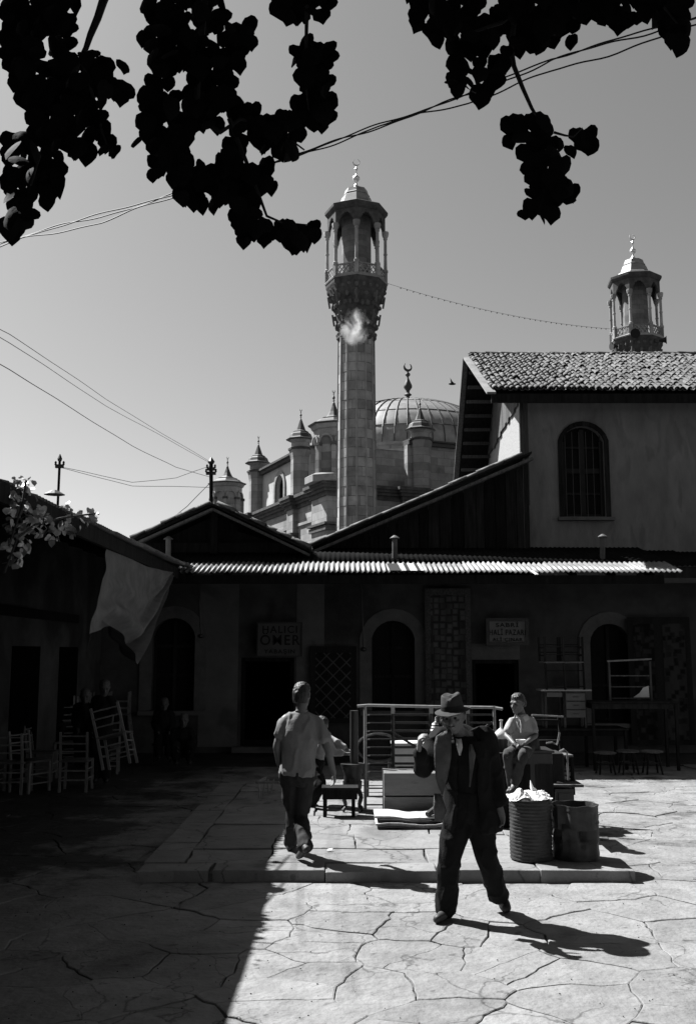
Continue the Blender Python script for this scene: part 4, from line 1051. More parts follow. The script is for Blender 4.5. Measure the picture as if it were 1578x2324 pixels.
masses = [
 (Z([(30,30),(338,28),(342,110),(330,175),(300,190),(340,250),(400,215),(440,225),(500,265),(572,268),(640,350),(650,400),(588,405),(580,478),(540,482),(500,450),(462,490),(490,600),(532,640),(528,740),(450,705),(390,765),(345,735),(290,740),(268,822),(200,850),(245,868),(240,955),(215,950),(190,900),(150,885),(128,990),(112,1115),(80,1130),(45,1105),(30,700),(45,600),(145,590),(150,520),(90,450),(30,400)]), 3.4),
 (Z([(625,60),(720,75),(760,45),(860,38),(1000,55),(1030,110),(1130,70),(1150,220),(1080,215),(1092,300),(1060,340),(1058,455),(1150,440),(1240,490),(1330,500),(1350,580),(1385,620),(1400,690),(1345,660),(1335,745),(1270,745),(1225,690),(1215,760),(1250,850),(1240,900),(1175,875),(1160,930),(1240,990),(1240,1080),(1180,1148),(1085,1120),(1080,1040),(1040,1000),(1050,930),(1000,935),(960,978),(870,960),(800,930),(812,860),(740,800),(690,830),(648,790),(655,700),(615,685),(622,590),(690,540),(650,510),(640,460),(618,440),(660,380),(720,370),(665,330),(670,260),(680,240),(620,200),(628,130),(680,105)]), 3.2),
 (Z([(1252,1000),(1330,985),(1420,995),(1462,1060),(1455,1112),(1400,1112),(1330,1195),(1255,1110)]), 3.1),
 (Z([(1200,20),(1510,20),(1500,60),(1490,150),(1450,120),(1380,130),(1330,130),(1290,135),(1265,70)]), 3.6),
 (Z([(1335,160),(1395,150),(1490,165),(1512,300),(1492,350),(1440,365),(1495,385),(1500,540),(1470,605),(1410,595),(1335,540),(1335,440),(1372,400),(1350,270),(1330,215)]), 3.6),
 (Z([(275,20),(1545,20),(1545,260),(1455,235),(1440,160),(1370,95),(1335,125),(1280,105),(1215,150),(1110,100),(1040,120),(985,85),(1030,150),(1028,205),(1000,220),(950,190),(945,255),(880,235),(820,292),(775,255),(760,210),(700,235),(738,290),(710,330),(705,400),(670,418),(637,400),(632,480),(590,492),(540,450),(470,432),(460,350),(440,270),(530,210),(490,130),(432,225),(350,190),(400,130),(295,165),(300,90)], ox=789), 3.5),
 (Z([(682,575),(740,510),(800,495),(900,520),(950,610),(1022,680),(1025,750),(960,752),(955,785),(1050,830),(970,860),(1032,900),(1020,950),(950,942),(930,1000),(875,1058),(795,1015),(795,940),(830,900),(820,850),(840,780),(800,760),(790,690),(722,668),(718,600)], ox=789), 3.4),
 (Z([(1015,570),(1110,545),(1122,650),(1100,716),(1045,700),(1045,640),(990,660)], ox=789), 3.4),
]
holes = [Z([(860,640),(930,625),(1010,620),(1015,680),(940,730),(900,745),(850,775),(885,710)]), Z([(745,510),(770,540),(760,600),(745,580)]), Z([(330,460),(385,450),(400,510),(340,480)]), Z([(60,45),(75,45),(75,100),(55,90)]), Z([(60,205),(100,205),(95,225),(60,225)]), Z([(700,430),(750,440),(740,470),(700,440)]),
         Z([(1110,640),(1150,660),(1150,720),(1120,690)]), Z([(1150,880),(1210,890),(1210,950),(1160,940)]), Z([(1280,1000),(1325,1010),(1330,1045),(1270,1030)]),
         Z([(500,150),(530,160),(500,210)], ox=789), Z([(540,300),(600,310),(540,380)], ox=789), Z([(870,680),(905,665),(885,720)], ox=789), Z([(860,800),(900,790),(880,820)], ox=789), Z([(1020,590),(1080,590),(1030,605)], ox=789)]
def inside(p, poly):
    c = False; j = len(poly)-1
    for i in range(len(poly)):
        xi, yi = poly[i]; xj, yj = poly[j]
        if (yi > p[1]) != (yj > p[1]) and p[0] < (xj-xi)*(p[1]-yi)/(yj-yi)+xi: c = not c
        j = i
    return c
LR = random.Random(11)
nleaf = 0; filler = MB(); leafspots = []
for poly, Y in masses:
    poly = [(x, -90 if y <= 31 else y) for x, y in poly]
    xs = [p[0] for p in poly]; ys = [p[1] for p in poly]; got = []
    area = abs(sum(poly[i][0]*poly[(i+1) % len(poly)][1]-poly[(i+1) % len(poly)][0]*poly[i][1] for i in range(len(poly))))/2
    tries = int(area/10)
    for _ in range(tries):
        p = (LR.uniform(min(xs), max(xs)), LR.uniform(min(ys), max(ys)))
        if not inside(p, poly): continue
        if noise.noise(Vector((p[0]/34, p[1]/34, Y*3))) < -.22: continue
        L_ = LR.uniform(34, 58)
        bx_, by_ = p[0]+LR.uniform(-.25,.25)*L_, p[1]+L_*.9      # leaf tip
        ok = inside((bx_, by_-L_*.1), poly) and (inside((p[0]-L_*.3, p[1]+L_*.45), poly) or inside((p[0]+L_*.3, p[1]+L_*.45), poly))
        if not ok: continue
        if any(inside((p[0]+dx, p[1]+dy*L_), h) for h in holes for dx, dy in ((0,.1),(-10,.5),(10,.5),(0,.9))): continue
        if any(abs(g[0]-p[0]) < 16 and abs(g[1]-p[1]) < 16 for g in got): continue
        got.append((p[0], p[1], L_, bx_))
    # outer leaves first
    def edge(g):
        m = 1e9
        for i in range(len(poly)):
            a = poly[i]; m = min(m, hypot(a[0]-g[0], a[1]-g[1]-g[2]*.5))
        return m
    leafspots += [(edge(g), g, Y) for g in got]
leafspots.sort(key=lambda q: q[0])
NL = len(leafspots)
for e, g, Y in leafspots:
    Yd = Y+LR.uniform(-.25, .3); pos = A(g[0], g[1], Yd)
    s = g[2]*PPM(g[1], Yd)/.083
    rot = Matrix.Rotation(math.atan2(g[3]-g[0], g[2]*.9)*-1, 3, 'Y') @ Matrix.Rotation(LR.gauss(0, .45), 3, 'Z') @ Matrix.Rotation(LR.gauss(0, .28), 3, 'X')
    if nleaf < 290:
        inst('leaf', LM[LR.randrange(7)], tr, pos-wloc(tr), rot.to_euler(), s); nleaf += 1
    else:
        me = LM[LR.randrange(7)]
        filler.add([pos+rot@(v.co*s) for v in me.vertices], [tuple(p.vertices) for p in me.polygons])
# crown above and behind the camera, out of view, made dense to block sky light
CR = random.Random(5)
crown = MB()
for i in range(15000):
    x = CR.uniform(-8.5, 7.5); y_ = CR.uniform(-8, 3.9)
    zmin = max(3.3, 2.1+.74*(y_+0.2)+.5+.03*abs(x)); z = zmin+CR.random()**1.5*3.2
    if noise.noise(Vector((x*.5, y_*.5, z*.5))) < -.28: continue
    s = CR.uniform(.16, .3); d = Vector((CR.gauss(0,1), CR.gauss(0,1), CR.gauss(0,1))).normalized(); e = d.orthogonal().normalized()
    c = Vector((x, y_, z)); f = d.cross(e)
    crown.add([c-e*s*.5, c+f*s*.4, c+e*s*.6, c-f*s*.4], [(0,1,2,3)])
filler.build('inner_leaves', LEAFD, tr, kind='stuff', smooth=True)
def twig(pts, Y, r0, r1, link=None):
    P_ = [A(x, y, Y) for x, y in pts]
    if link: P_ = [Vector(link)]+P_
    n = len(P_)
    MB().tube(P_, [r0+(r1-r0)*i/(n-1) for i in range(n)], 6).build('branch', BARK, tr, smooth=True)
twig([(300,-120),(235,0),(222,40),(205,80),(195,110),(170,160),(120,260),(70,420)], 3.45, .022, .004, (-1.5,1.6,4.2))
twig([(180,120),(215,230),(232,300),(255,360)], 3.45, .008, .003)
twig([(480,-120),(462,20),(450,150),(445,260),(500,300),(545,270),(610,280),(690,340)], 3.25, .018, .003, (-1.2,1.8,4.9))
twig([(445,260),(400,340),(370,400)], 3.25, .007, .003)
twig([(520,270),(560,370),(590,450),(605,490),(640,505),(700,510)], 3.2, .009, .002)
twig([(700,-100),(696,20),(694,110),(692,180),(700,250)], 3.6, .014, .003, (-.8,2.2,4.9))
twig([(1250,-120),(1190,0),(1140,50),(1080,70),(1040,90)], 3.5, .016, .003, (.4,1.9,5.0))
twig([(1250,-120),(1170,10),(1158,110),(1165,150),(1185,200),(1205,245),(1220,270),(1235,330),(1230,420)], 3.4, .014, .003, (.4,1.9,5.0))
twig([(1255,300),(1280,307),(1300,310),(1320,290)], 3.4, .005, .002)
twig([(1500,-100),(1500,10),(1540,60)], 3.5, .012, .003, (.9,1.8,5.0))
MB().tube([(-1.2,1.8,4.9),(-.4,2.0,5.1),(.4,1.9,5.0),(1.2,1.7,5.1),(2.4,1.2,5.4)], [.11,.08,.07,.05,.03], 8).build('limb', BARK, tr, smooth=True)

for i in range(12000):  # unseen high canopy added to cut sky light over the shaded paving
    y_ = CR.uniform(3.9, 11.5); z = 2.1+.745*y_+.75+CR.random()*2.4
    x = CR.uniform(.37*(y_-.47*z)-.67*z+.9, 9.5)
    if noise.noise(Vector((x*.5, y_*.5, z*.5))) < -.3: continue
    s = CR.uniform(.22, .4); d = Vector((CR.gauss(0,.6), CR.gauss(0,.6), CR.gauss(0,1))).normalized(); e = d.orthogonal().normalized()
    c = Vector((x, y_, z)); f = d.cross(e)
    crown.add([c-e*s*.5, c+f*s*.4, c+e*s*.6, c-f*s*.4], [(0,1,2,3)])
side_ = MB()  # added crown outside the view, blocks sky light from the left
for i in range(9000):
    x = CR.uniform(-14, -6.3); y_ = CR.uniform(-3, 15); z = 5.2+CR.random()*4.5
    if x > -6.0-.55*(z-5.0) : continue
    if noise.noise(Vector((x*.4, y_*.4, z*.4))) < -.2: continue
    s = CR.uniform(.25, .5); d = Vector((CR.gauss(0,1), CR.gauss(0,1), CR.gauss(0,1))).normalized(); e = d.orthogonal().normalized()
    c = Vector((x, y_, z)); f = d.cross(e)
    side_.add([c-e*s*.5, c+f*s*.4, c+e*s*.6, c-f*s*.4], [(0,1,2,3)])
t2 = thing('sky_block_tree', 'unseen tree added behind the tin roofed shop to hold back sky light', 'tree', (-9, 5, 0))
side_.build('crown', LEAFD, t2, kind='stuff')
crown.build('crown', LEAFD, tr, kind='stuff')
MB().tube([(-9,5,0), (-9.1,5,2), (-8.8,5.2,4.5), (-9.2,5,6.5)], [.3,.25,.2,.1], 10).build('trunk', BARK, t2, smooth=True)
# ---- sunlit vine on the left roof
vn = thing('climbing_vine', 'sunlit broad-leaved vine spilling over the left roof edge', 'vine', (LX+.1, 9.5, 3.0))
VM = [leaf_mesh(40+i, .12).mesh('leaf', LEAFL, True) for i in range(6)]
VP = [(20,1075),(75,1082),(85,1120),(60,1150),(110,1140),(150,1130),(170,1160),(215,1150),(228,1175),(200,1195),(175,1200),(165,1215),(120,1225),(80,1215),(60,1240),(45,1290),(15,1290)]
hol = [(92,1105),(130,1120),(140,1165),(105,1160)]
n = 0
for _ in range(2600):
    p = (LR.uniform(0, 232), LR.uniform(1068, 1300))
    if not inside(p, VP) or inside(p, hol): continue
    if n >= 290: break
    X_ = LX+.09+LR.uniform(0, .05)
    if p[1] < CY+(p[0]-CX)*.53+355: X_ = LX+LR.uniform(-.15, .12)
    elif LR.random() < .3: X_ = LX+LR.uniform(.15, .36)
    pos = AX(p[0], p[1], X_)
    pos = AX(p[0], p[1], X_+(pos.y-11.2)*.02)
    s = LR.uniform(.38, .85)*(.8 + (pos.y-7)*.03)
    rot = (LR.uniform(-1.5, 1.2), LR.uniform(-1.0,1.0), LR.uniform(-3.1, 3.1))
    inst('leaf', VM[LR.randrange(6)], vn, pos-wloc(vn), rot, s); n += 1
for pp in ([(10,1300),(40,1220),(80,1190),(140,1175),(215,1165)], [(20,1240),(50,1150),(60,1090)]):
    MB().tube([AX(x, y, LX+.2) for x, y in pp], .012, 6).build('stem', BARK, vn)
# ================================================================== furniture and street things
def board_bar(b, p, q, w_, h_, up=(0,0,1)): return b.bar(p, q, w_, h_, up)
def P3(px, py, Y): return A(px, py, Y)

# ---- oil drums
def drum(px0, px1, ytop, ybot, label, ribs, dent, Yc):
    c = A((px0+px1)/2, ybot, Yc); r = (px1-px0)/2*PPM(ytop+60, Yc); base = Vector((c.x, Yc, PH+.01)); h = A(789, ytop, Yc-r*.2).z-PH
    t = thing('oil_drum', label, 'drum', base, group='old oil drums used as bins')
    n = 48; rows = 56; vs = []; fs = []
    for j in range(rows+1):
        z = h*j/rows
        rr = r+(.0035*sin(2*pi*j/rows*ribs) if ribs > 5 else .008*max(0, cos(2*pi*(j/rows-.33)*3))**8)
        for k in range(n):
            a = 2*pi*k/n; q = rr
            if dent:
                nn = noise.noise(Vector((cos(a)*2.0, sin(a)*2.0, z*4.5+3))); q += -.07*max(0, nn-.0)
                da = abs(((a-radians(240)+pi) % (2*pi))-pi); zz_ = z/h
                q -= .11*math.exp(-(da/.5)**2)*math.exp(-((zz_-.74)/.09)**2)
                q -= .1*math.exp(-((da-.7)/.25)**2)*math.exp(-((zz_-.45)/.2)**2)
                q += .01*noise.noise(Vector((a*6, z*14, 1)))
            else: q += .006*noise.noise(Vector((cos(a)*3, sin(a)*3, z*5)))
            zz2 = z + (.012*noise.noise(Vector((cos(a)*2, sin(a)*2, 7))) if j == rows else 0)
            vs.append((base.x+q*cos(a), base.y+q*sin(a), base.z+zz2))
    for j in range(rows):
        for k in range(n): a = j*n+k; b_ = j*n+(k+1) % n; fs.append((a, b_, b_+n, a+n))
    k0 = len(vs)
    for k in range(n): v = vs[rows*n+k]; vs.append((base.x+(v[0]-base.x)*.96, base.y+(v[1]-base.y)*.96, v[2]))
    for k in range(n): v = vs[k0+k]; vs.append((v[0], v[1], base.z+h*.55))
    for k in range(n):
        a = rows*n+k; b_ = rows*n+(k+1) % n; fs.append((a, b_, k0+(k+1) % n, k0+k)); fs.append((k0+k, k0+(k+1) % n, k0+n+(k+1) % n, k0+n+k))
    fs.append(tuple(range(k0+n, k0+2*n)))
    MB().add(vs, fs).build('shell', RUST, t, smooth=True)
    rim = [(base.x+(r+.002)*cos(2*pi*k/24), base.y+(r+.002)*sin(2*pi*k/24), base.z+h) for k in range(25)]
    if not dent: MB().tube(rim, .008, 6).build('rim', RUST, t, smooth=True)
    return t, base, r, h
d1, b1, r1, h1 = drum(1158, 1252, 1815, 1962, 'tall ribbed oil drum with white paper heaped on top', 17, False, 9.95)
d2, b2, r2, h2 = drum(1255, 1358, 1827, 1957, 'dented and crumpled oil drum beside the ribbed one', 3, True, 10.0)
pp = thing('crumpled_paper', 'crumpled white paper piled on top of the ribbed oil drum', 'waste paper', b1+Vector((0,0,h1)))
for i, (x0, y0, sx, sy, hh) in enumerate(((-.02, 0, .4, .34, .05), (-.1, -.08, .2, .16, .09), (.08, -.02, .24, .2, .07), (.14, .06, .12, .16, .05))):
    n = 14; vs = []; fs = []
    for j in range(n+1):
        for k in range(n+1):
            u, v = k/n-.5, j/n-.5; z = hh*(1-(2*u)**2)*(1-(2*v)**2)+.045*noise.noise(Vector((u*3.5+i*9, v*4, i)))+.012*noise.noise(Vector((u*11+i*9, v*11, i)))+.0
            vs.append(pp.location+Vector((x0+u*sx, y0+v*sy, z+.01)))
    fs = [(j*(n+1)+k, j*(n+1)+k+1, (j+1)*(n+1)+k+1, (j+1)*(n+1)+k) for j in range(n) for k in range(n)]
    MB().add(vs, fs).build('sheet', PAPER, pp)
tip = pp.location+Vector((.03, 0, .02))
MB().prism([tip+Vector((0,0,0)), tip+Vector((.13,0,.02)), tip+Vector((.05,0,.05)), tip+Vector((.01,.01,.09)), tip+Vector((-.02,.0,.15)), tip+Vector((-.02,.02,.08))], (0,.02,0)).build('torn_corner', PAPER, pp)

# ---- nightstand behind the drums
Yn = 12.0
c0, c1 = A(1254, 1782, Yn), A(1306, 1782, Yn); zt_ = c0.z
ns = thing('small_cabinet', 'low dark cabinet with overhanging top behind the oil drums', 'cabinet', ((c0.x+c1.x)/2, Yn, .0))
MB().box(((c0.x+c1.x)/2, Yn+.2, zt_/2-.02), (c1.x-c0.x-.05, .36, zt_-.05)).build('carcass', WOOD_V, ns)
MB().box(((c0.x+c1.x)/2+.03, Yn+.2, zt_), (c1.x-c0.x+.1, .5, .03)).build('top', WOOD_M, ns, bevel=.005)
MB().box(((c0.x+c1.x)/2, Yn+.012, zt_/2-.02), (c1.x-c0.x-.12, .02, zt_-.14)).build('door', WOOD_V, ns)
MB().prism([A(1262,1777,Yn+.1), A(1300,1786,Yn+.1), A(1290,1779,Yn+.3), A(1275,1773,Yn+.3)], (0,0,.02)).build('cloth', WHITE, ns)

# ---- iron stove with pipe
Ys = 12.95
sx = A(799, 1735, Ys).x; sz1 = A(799, 1732, Ys).z; k_ = PPM(1735, Ys)
sv = thing('iron_stove', 'black cast iron stove on curved legs with an upright flue', 'stove', (sx, Ys, PH))
MB().lathe((sx, Ys, 0), [(18*k_, PH+.25), (21*k_, PH+.27), (22*k_, PH+.36), (19*k_, sz1-.32), (20*k_, sz1-.14), (23*k_, sz1-.07), (27*k_, sz1-.02), (27*k_, sz1)], 20).build('body', IRON, sv, smooth=True)
MB().tube([(sx+4*k_, Ys, sz1), (sx+4*k_, Ys, A(800, 1612, Ys).z)], 9.5*k_, 14).build('flue', IRON, sv, smooth=True)
MB().box((sx, Ys-.125, sz1-.24), (.07, .03, .12)).build('door', RUST, sv)
for a in (45, 135, 225, 315):
    ca, sa_ = cos(radians(a)), sin(radians(a))
    MB().tube([(sx+.1*ca, Ys+.1*sa_, PH+.27), (sx+.16*ca, Ys+.16*sa_, PH+.17), (sx+.12*ca, Ys+.12*sa_, PH+.06), (sx+.17*ca, Ys+.17*sa_, PH+.01)], [.03,.026,.02,.026], 8).build('leg', IRON, sv)
# ---- low bench in front
Yb = 12.55
bc0, bc1 = A(730, 1797, Yb), A(812, 1797, Yb); bz1 = A(770, 1786, Yb).z
bn = thing('low_bench', 'low dark wooden bench with deep apron in front of the stove', 'bench', ((bc0.x+bc1.x)/2, Yb, PH))
MB().box(((bc0.x+bc1.x)/2, Yb, bz1), (bc1.x-bc0.x, .3, .025)).build('top', WOOD_D, bn)
MB().box(((bc0.x+bc1.x)/2, Yb, bz1-.07), (bc1.x-bc0.x-.02, .27, .12)).build('apron', WOOD_D, bn)
for sx_ in (bc0.x+.04, bc1.x-.06):
    for sy_ in (-.11, .11): MB().bar((sx_, Yb+sy_, PH), (sx_, Yb+sy_, bz1-.02), .045).build('leg', WOOD_D, bn)
# ---- wire-legged little table left of the walker
Yt = 14.2
q = [A(582,1775,Yt-.15), A(640,1775,Yt-.15), A(645,1749,Yt+.35), A(603,1749,Yt+.35)]
zt_ = q[0].z
for v in q: v.z = zt_
wt = thing('wire_table', 'small empty table frame on thin wire legs in the shade', 'table', (q[0].x, Yt, 0))
MB().bar(q[0], q[1], .03).bar(q[1], q[2], .03).bar(q[2], q[3], .03).bar(q[3], q[0], .03).build('frame', WOOD_L, wt)
for v in q:
    MB().tube([v+Vector((.03,0,0)), Vector((v.x+.05, v.y, .0))], .012, 5).build('leg', METAL, wt)
    MB().tube([v+Vector((.12,0,0)), Vector((v.x+.06, v.y, .0))], .012, 5).build('leg', METAL, wt)

# ---- metal shelf frame / bed ends
Yf = 13.0
fz = lambda py: A(900, py, Yf).z
fx = lambda px: A(px, 1700, Yf).x
bf = thing('metal_rack', 'long metal rack frame with many cross rungs standing on the platform', 'rack', (fx(975), Yf, PH))
MB().tube([(fx(810), Yf, fz(1602)), (fx(835), Yf, fz(1600)), (fx(980), Yf, fz(1603)), (fx(1120), Yf, fz(1605)), (fx(1140), Yf-.05, fz(1608))], .018, 8).build('top_rail', METAL, bf, smooth=True)
for px, w_, m_ in ((828, .02, METAL), (891, .024, IRON), (978, .024, IRON), (1061, .022, IRON), (1122, .02, METAL)):
    MB().tube([(fx(px), Yf, PH), (fx(px), Yf, fz(1602))], w_, 8).build('upright', m_, bf)
    if m_ is IRON: MB().box((fx(px), Yf-.03, fz(1610)), (.05, .02, .1)).build('bracket', METAL, bf)
for i in range(12):
    z = fz(1622)-(fz(1622)-fz(1826))*i/11
    MB().bar((fx(828), Yf+.01, z), (fx(891), Yf+.01, z), .022, .016).build('rung', IRON, bf)
    if i < 9: MB().bar((fx(893), Yf+.03, z), (fx(976), Yf+.03, z), .02, .03).build('rung', IRON, bf)
for i in range(6):
    z = fz(1622)-(fz(1622)-fz(1826))*i/11
    MB().bar((fx(1063), Yf+.02, z), (fx(1120), Yf+.02, z), .02, .025).build('rung', IRON, bf)
MB().bar((fx(895), Yf+.05, fz(1665)), (fx(975), Yf+.05, fz(1715)), .03).build('brace', IRON, bf)
MB().bar((fx(1118), Yf+.05, fz(1640)), (fx(1064), Yf+.05, fz(1675)), .03).build('brace', IRON, bf)
for i in range(12): MB().box((fx(834), Yf-.01, fz(1622)-(fz(1622)-fz(1826))*i/11), (.05,.02,.012)).build('peg', METAL, bf)

# ---- wooden board crate
Yc = 12.3
x0, x1 = A(870, 1753, Yc).x, A(1040, 1753, Yc).x; z1 = A(900, 1754, Yc).z; zm = A(900, 1806, Yc).z
cr_ = thing('board_crate', 'large crate of two wide pale boards standing before the rack', 'crate', ((x0+x1)/2, Yc, PH))
BRD = mat('crate board', .15, .1, 3, .75, .2, 20, stretch=(1,4,4), spec=.3, stain=.4, stain_v=.6, stain_scale=2)
MB().box(((x0+x1)/2, Yc, (z1+zm)/2+.004), (x1-x0, .03, z1-zm-.008)).build('board', BRD, cr_, bevel=.004)
MB().box(((x0+x1)/2, Yc, (PH+zm)/2-.004), (x1-x0, .03, zm-PH-.01)).build('board', BRD, cr_, bevel=.004)
MB().box(((x0+x1)/2, Yc+.26, z1-.012), (x1-x0-.02, .48, .02)).build('lid', BRD, cr_)
MB().box((x0+.02, Yc+.25, (PH+z1)/2), (.03, .46, z1-PH)).build('side', BRD, cr_)
MB().box(((x0+x1)/2, Yc+.5, (PH+z1)/2), (x1-x0, .03, z1-PH)).build('back', BRD, cr_)
# ---- folded carpet on the ground
ca = G(860, 1882, PH); cb2 = G(1000, 1882, PH)
fc = thing('folded_carpet', 'folded pale carpet lying on the sunny slabs by the crate', 'carpet', ca)
def folded(z0, th, x0, x1, y0, y1, m_, ph):
    n = 20; vs = []; 
    prof = []
    for i in range(n+1):
        u = i/n; z = z0+.012*sin(u*7+ph)+.01*noise.noise(Vector((u*6, ph, 1)))
        prof.append((x0+(x1-x0)*u, z))
    b = MB()
    up_ = [(x, z+th) for x, z in prof]
    poly = [(x, y0, z) for x, z in prof]+[(x, y0, z) for x, z in reversed(up_)]
    b.prism(poly, (0, y1-y0, 0)); return b.build('fold', m_, fc, smooth=True)
CARP = mat('pale carpet', .5, .3, 12, .95, .4, 50)
CARD = mat('dark carpet', .06, .03, 12, .95, .4, 50)
folded(PH+.005, .03, ca.x-.02, cb2.x+.1, ca.y, ca.y+.5, CARD, 0)
folded(PH+.04, .02, ca.x-.04, cb2.x+.1, ca.y+.02, ca.y+.5, CARP, 0)
folded(PH+.075, .02, ca.x+.0, cb2.x+.1, ca.y+.05, ca.y+.52, CARD, .6)
folded(PH+.1, .025, ca.x-.05, cb2.x+.1, ca.y+.08, ca.y+.6, CARP, 1)
MB().tube([(cb2.x-.15, ca.y+.1, PH+.15), (cb2.x-.05, ca.y+.2, PH+.19), (cb2.x+.08, ca.y+.1, PH+.16)], [.03,.05,.03], 8).build('rolled_end', CARD, fc, smooth=True)
# ---- white panel seen through the rack
pa, pb2 = A(893, 1690, 13.8), A(975, 1716, 13.8)
wp_ = thing('white_cupboard', 'small white painted cupboard seen through the rack', 'cupboard', (pa.x, 13.8, PH))
MB().box(((pa.x+pb2.x)/2+.05, 14.0, (pa.z+PH+.45)/2), (pb2.x-pa.x+.1, .4, pa.z-PH-.45)).build('box', mat('white paint', .6, .45, 4, .6), wp_)
MB().box(((pa.x+pb2.x)/2+.05, 14.0, PH+.23), (pb2.x-pa.x+.0, .3, .45)).build('legs_board', WOOD_D, wp_)
MB().box(((pa.x+pb2.x)/2+.05, 13.98, pa.z+.012), (pb2.x-pa.x+.16, .46, .03)).build('top', MATS['white paint'], wp_)
# ---- round mirror frame behind the rack
mc = A(858, 1696, 14.2)
mr = thing('oval_mirror', 'oval framed dressing mirror behind the rack rungs', 'mirror', mc)
MB().tube([mc+Vector((.3*cos(2*pi*k/28), 0, .19*sin(2*pi*k/28))) for k in range(29)], .02, 6).build('frame', WOOD_M, mr, smooth=True)
MB().prism([mc+Vector((.29*cos(2*pi*k/28), .01, .18*sin(2*pi*k/28))) for k in range(28)], (0,.01,0)).build('glass', GLASS, mr)
MB().bar(mc+Vector((-.15,.03,-.15)), (mc.x-.15, mc.y+.03, PH), .03).bar(mc+Vector((.15,.03,-.15)), (mc.x+.15, mc.y+.03, PH), .03).build('stand', WOOD_M, mr)

# ---- demijohn
Yj = 11.9; jc = A(1137, 1690, Yj); k_ = PPM(1660, Yj)
dj = thing('demijohn', 'bulbous pale glass demijohn in a basket beside the seated boy', 'demijohn', (jc.x, Yj, A(1137,1705,Yj).z))
z0 = dj.location.z
MB().lathe((jc.x, Yj, z0), [(14*k_,0),(16*k_,.05),(16.5*k_,.15)], 16).build('basket', WOOD_M, dj)
MB().lathe((jc.x, Yj, z0), [(15*k_,.14),(17*k_,.16),(17.5*k_,.19),(15*k_,.22),(9*k_,.25),(3.5*k_,.27),(2.8*k_,.29),(2.8*k_,.35),(4*k_,.355),(4*k_,.37)], 18).build('bottle', mat('milky glass', .5, .45, 3, .25, spec=.5), dj, smooth=True)
sb = thing('slatted_box', 'dark box under the basket demijohn', 'box', (jc.x, Yj, PH))
MB().box((jc.x, Yj, (PH+z0)/2), (.45, .4, z0-PH)).build('box', WOOD_D, sb)

# ---- cupboard the boy sits on, and seats beside
Yk = 11.75
kx0, kx1 = A(1150, 1740, Yk).x, A(1243, 1740, Yk).x
kz = A(1200, 1703, Yk).z
kb = thing('old_chest', 'tall dark wooden chest on which the boy sits', 'chest', ((kx0+kx1)/2, Yk, PH))
MB().box(((kx0+kx1)/2, Yk, (PH+kz)/2), (kx1-kx0, .5, kz-PH)).build('carcass', WOOD_V, kb, bevel=.01)
MB().box(((kx0+kx1)/2, Yk, kz+.012), (kx1-kx0+.04, .54, .024)).build('lid', WOOD_V, kb)
for i in range(2): MB().box(((kx0+kx1)/2+(-.12 if i else .14), Yk-.258, (PH+kz)/2), (.2, .016, (kz-PH)*.7)).build('panel', WOOD_D, kb)

def chair(name, label, w_=.42, seat=.45, back=.9, m_=WOOD_M, slats=3, group=None):
    t = thing(name, label, 'chair', (0,0,0), group=group)
    h = w_/2; d = .4
    for x in (-h, h):
        MB().bar((x, 0, 0), (x*.95, 0, seat), .036).build('leg', m_, t, local=True)
        MB().bar((x*.95, d, 0), (x*.95, d, seat), .036).bar((x*.95, d, seat), (x*.95, d+.07, back), .034).build('back_post', m_, t, local=True)
    MB().box((0, d/2, seat+.012), (w_+.02, d+.04, .03)).build('seat', mat('woven rush seat', .12, .07, 25, .9, .5, 90) if m_ is not METAL else WOOD_D, t, local=True, bevel=.008)
    for i in range(slats):
        z = seat+.16+(back-seat-.22)*i/max(1, slats-1)
        y_ = d+.07*(z-seat)/(back-seat)
        MB().bar((-h*.95, y_, z), (h*.95, y_, z), .018, .055, up=(0,1,0)).build('slat', m_, t, local=True)
    for z in (.14, .28):
        MB().bar((-h, 0, z), (h, 0, z), .02).build('rung', m_, t, local=True)
        MB().bar((-h*.95, d, z+.04), (h*.95, d, z+.04), .02).build('rung', m_, t, local=True)
        for x in (-h, h): MB().bar((x*.97, 0, z+.06), (x*.95, d, z+.06), .018).build('rung', m_, t, local=True)
    return t
CW = mat('pale chair wood', .21, .12, 6, .75, .2, 30, stretch=(3,3,1))
CH = []
def gpos(px, py): 
    g = G(px, py, 0); return g
c0_ = chair('wooden_chair', 'pale slatted wooden chair tilted on two legs by the standing man', m_=CW, group='wooden cafe chairs')
gp = A(266, 1746, 14.6); c0_.location = (gp.x, 15.0, gp.z); c0_.rotation_euler = (radians(6), radians(14), pi)
CWD = CW
def place(px, py, rz, label, sc=1.0, z=0, rx=0, src=None):
    g = G(px, py, 0)
    o = dup(src or c0_, (g.x, g.y, z), (rx, 0, rz), label); o.scale = (sc,)*3
    o.name = (src or c0_).name.split('.')[0]+'.001'
    return o
place(238, 1757, radians(8), 'wooden chair standing right behind the tilted one')
place(178, 1790, radians(183), 'upright wooden chair with its back to the square left of the tilted chair')
place(122, 1770, radians(95), 'wooden chair seen from the side behind the dark table')
place(88, 1798, radians(62), 'wooden chair turned sideways nearest the left wall front')
place(40, 1795, radians(178), 'wooden chair cut by the left edge of the picture')
place(150, 1745, radians(10), 'wooden chair in the second row facing the square')
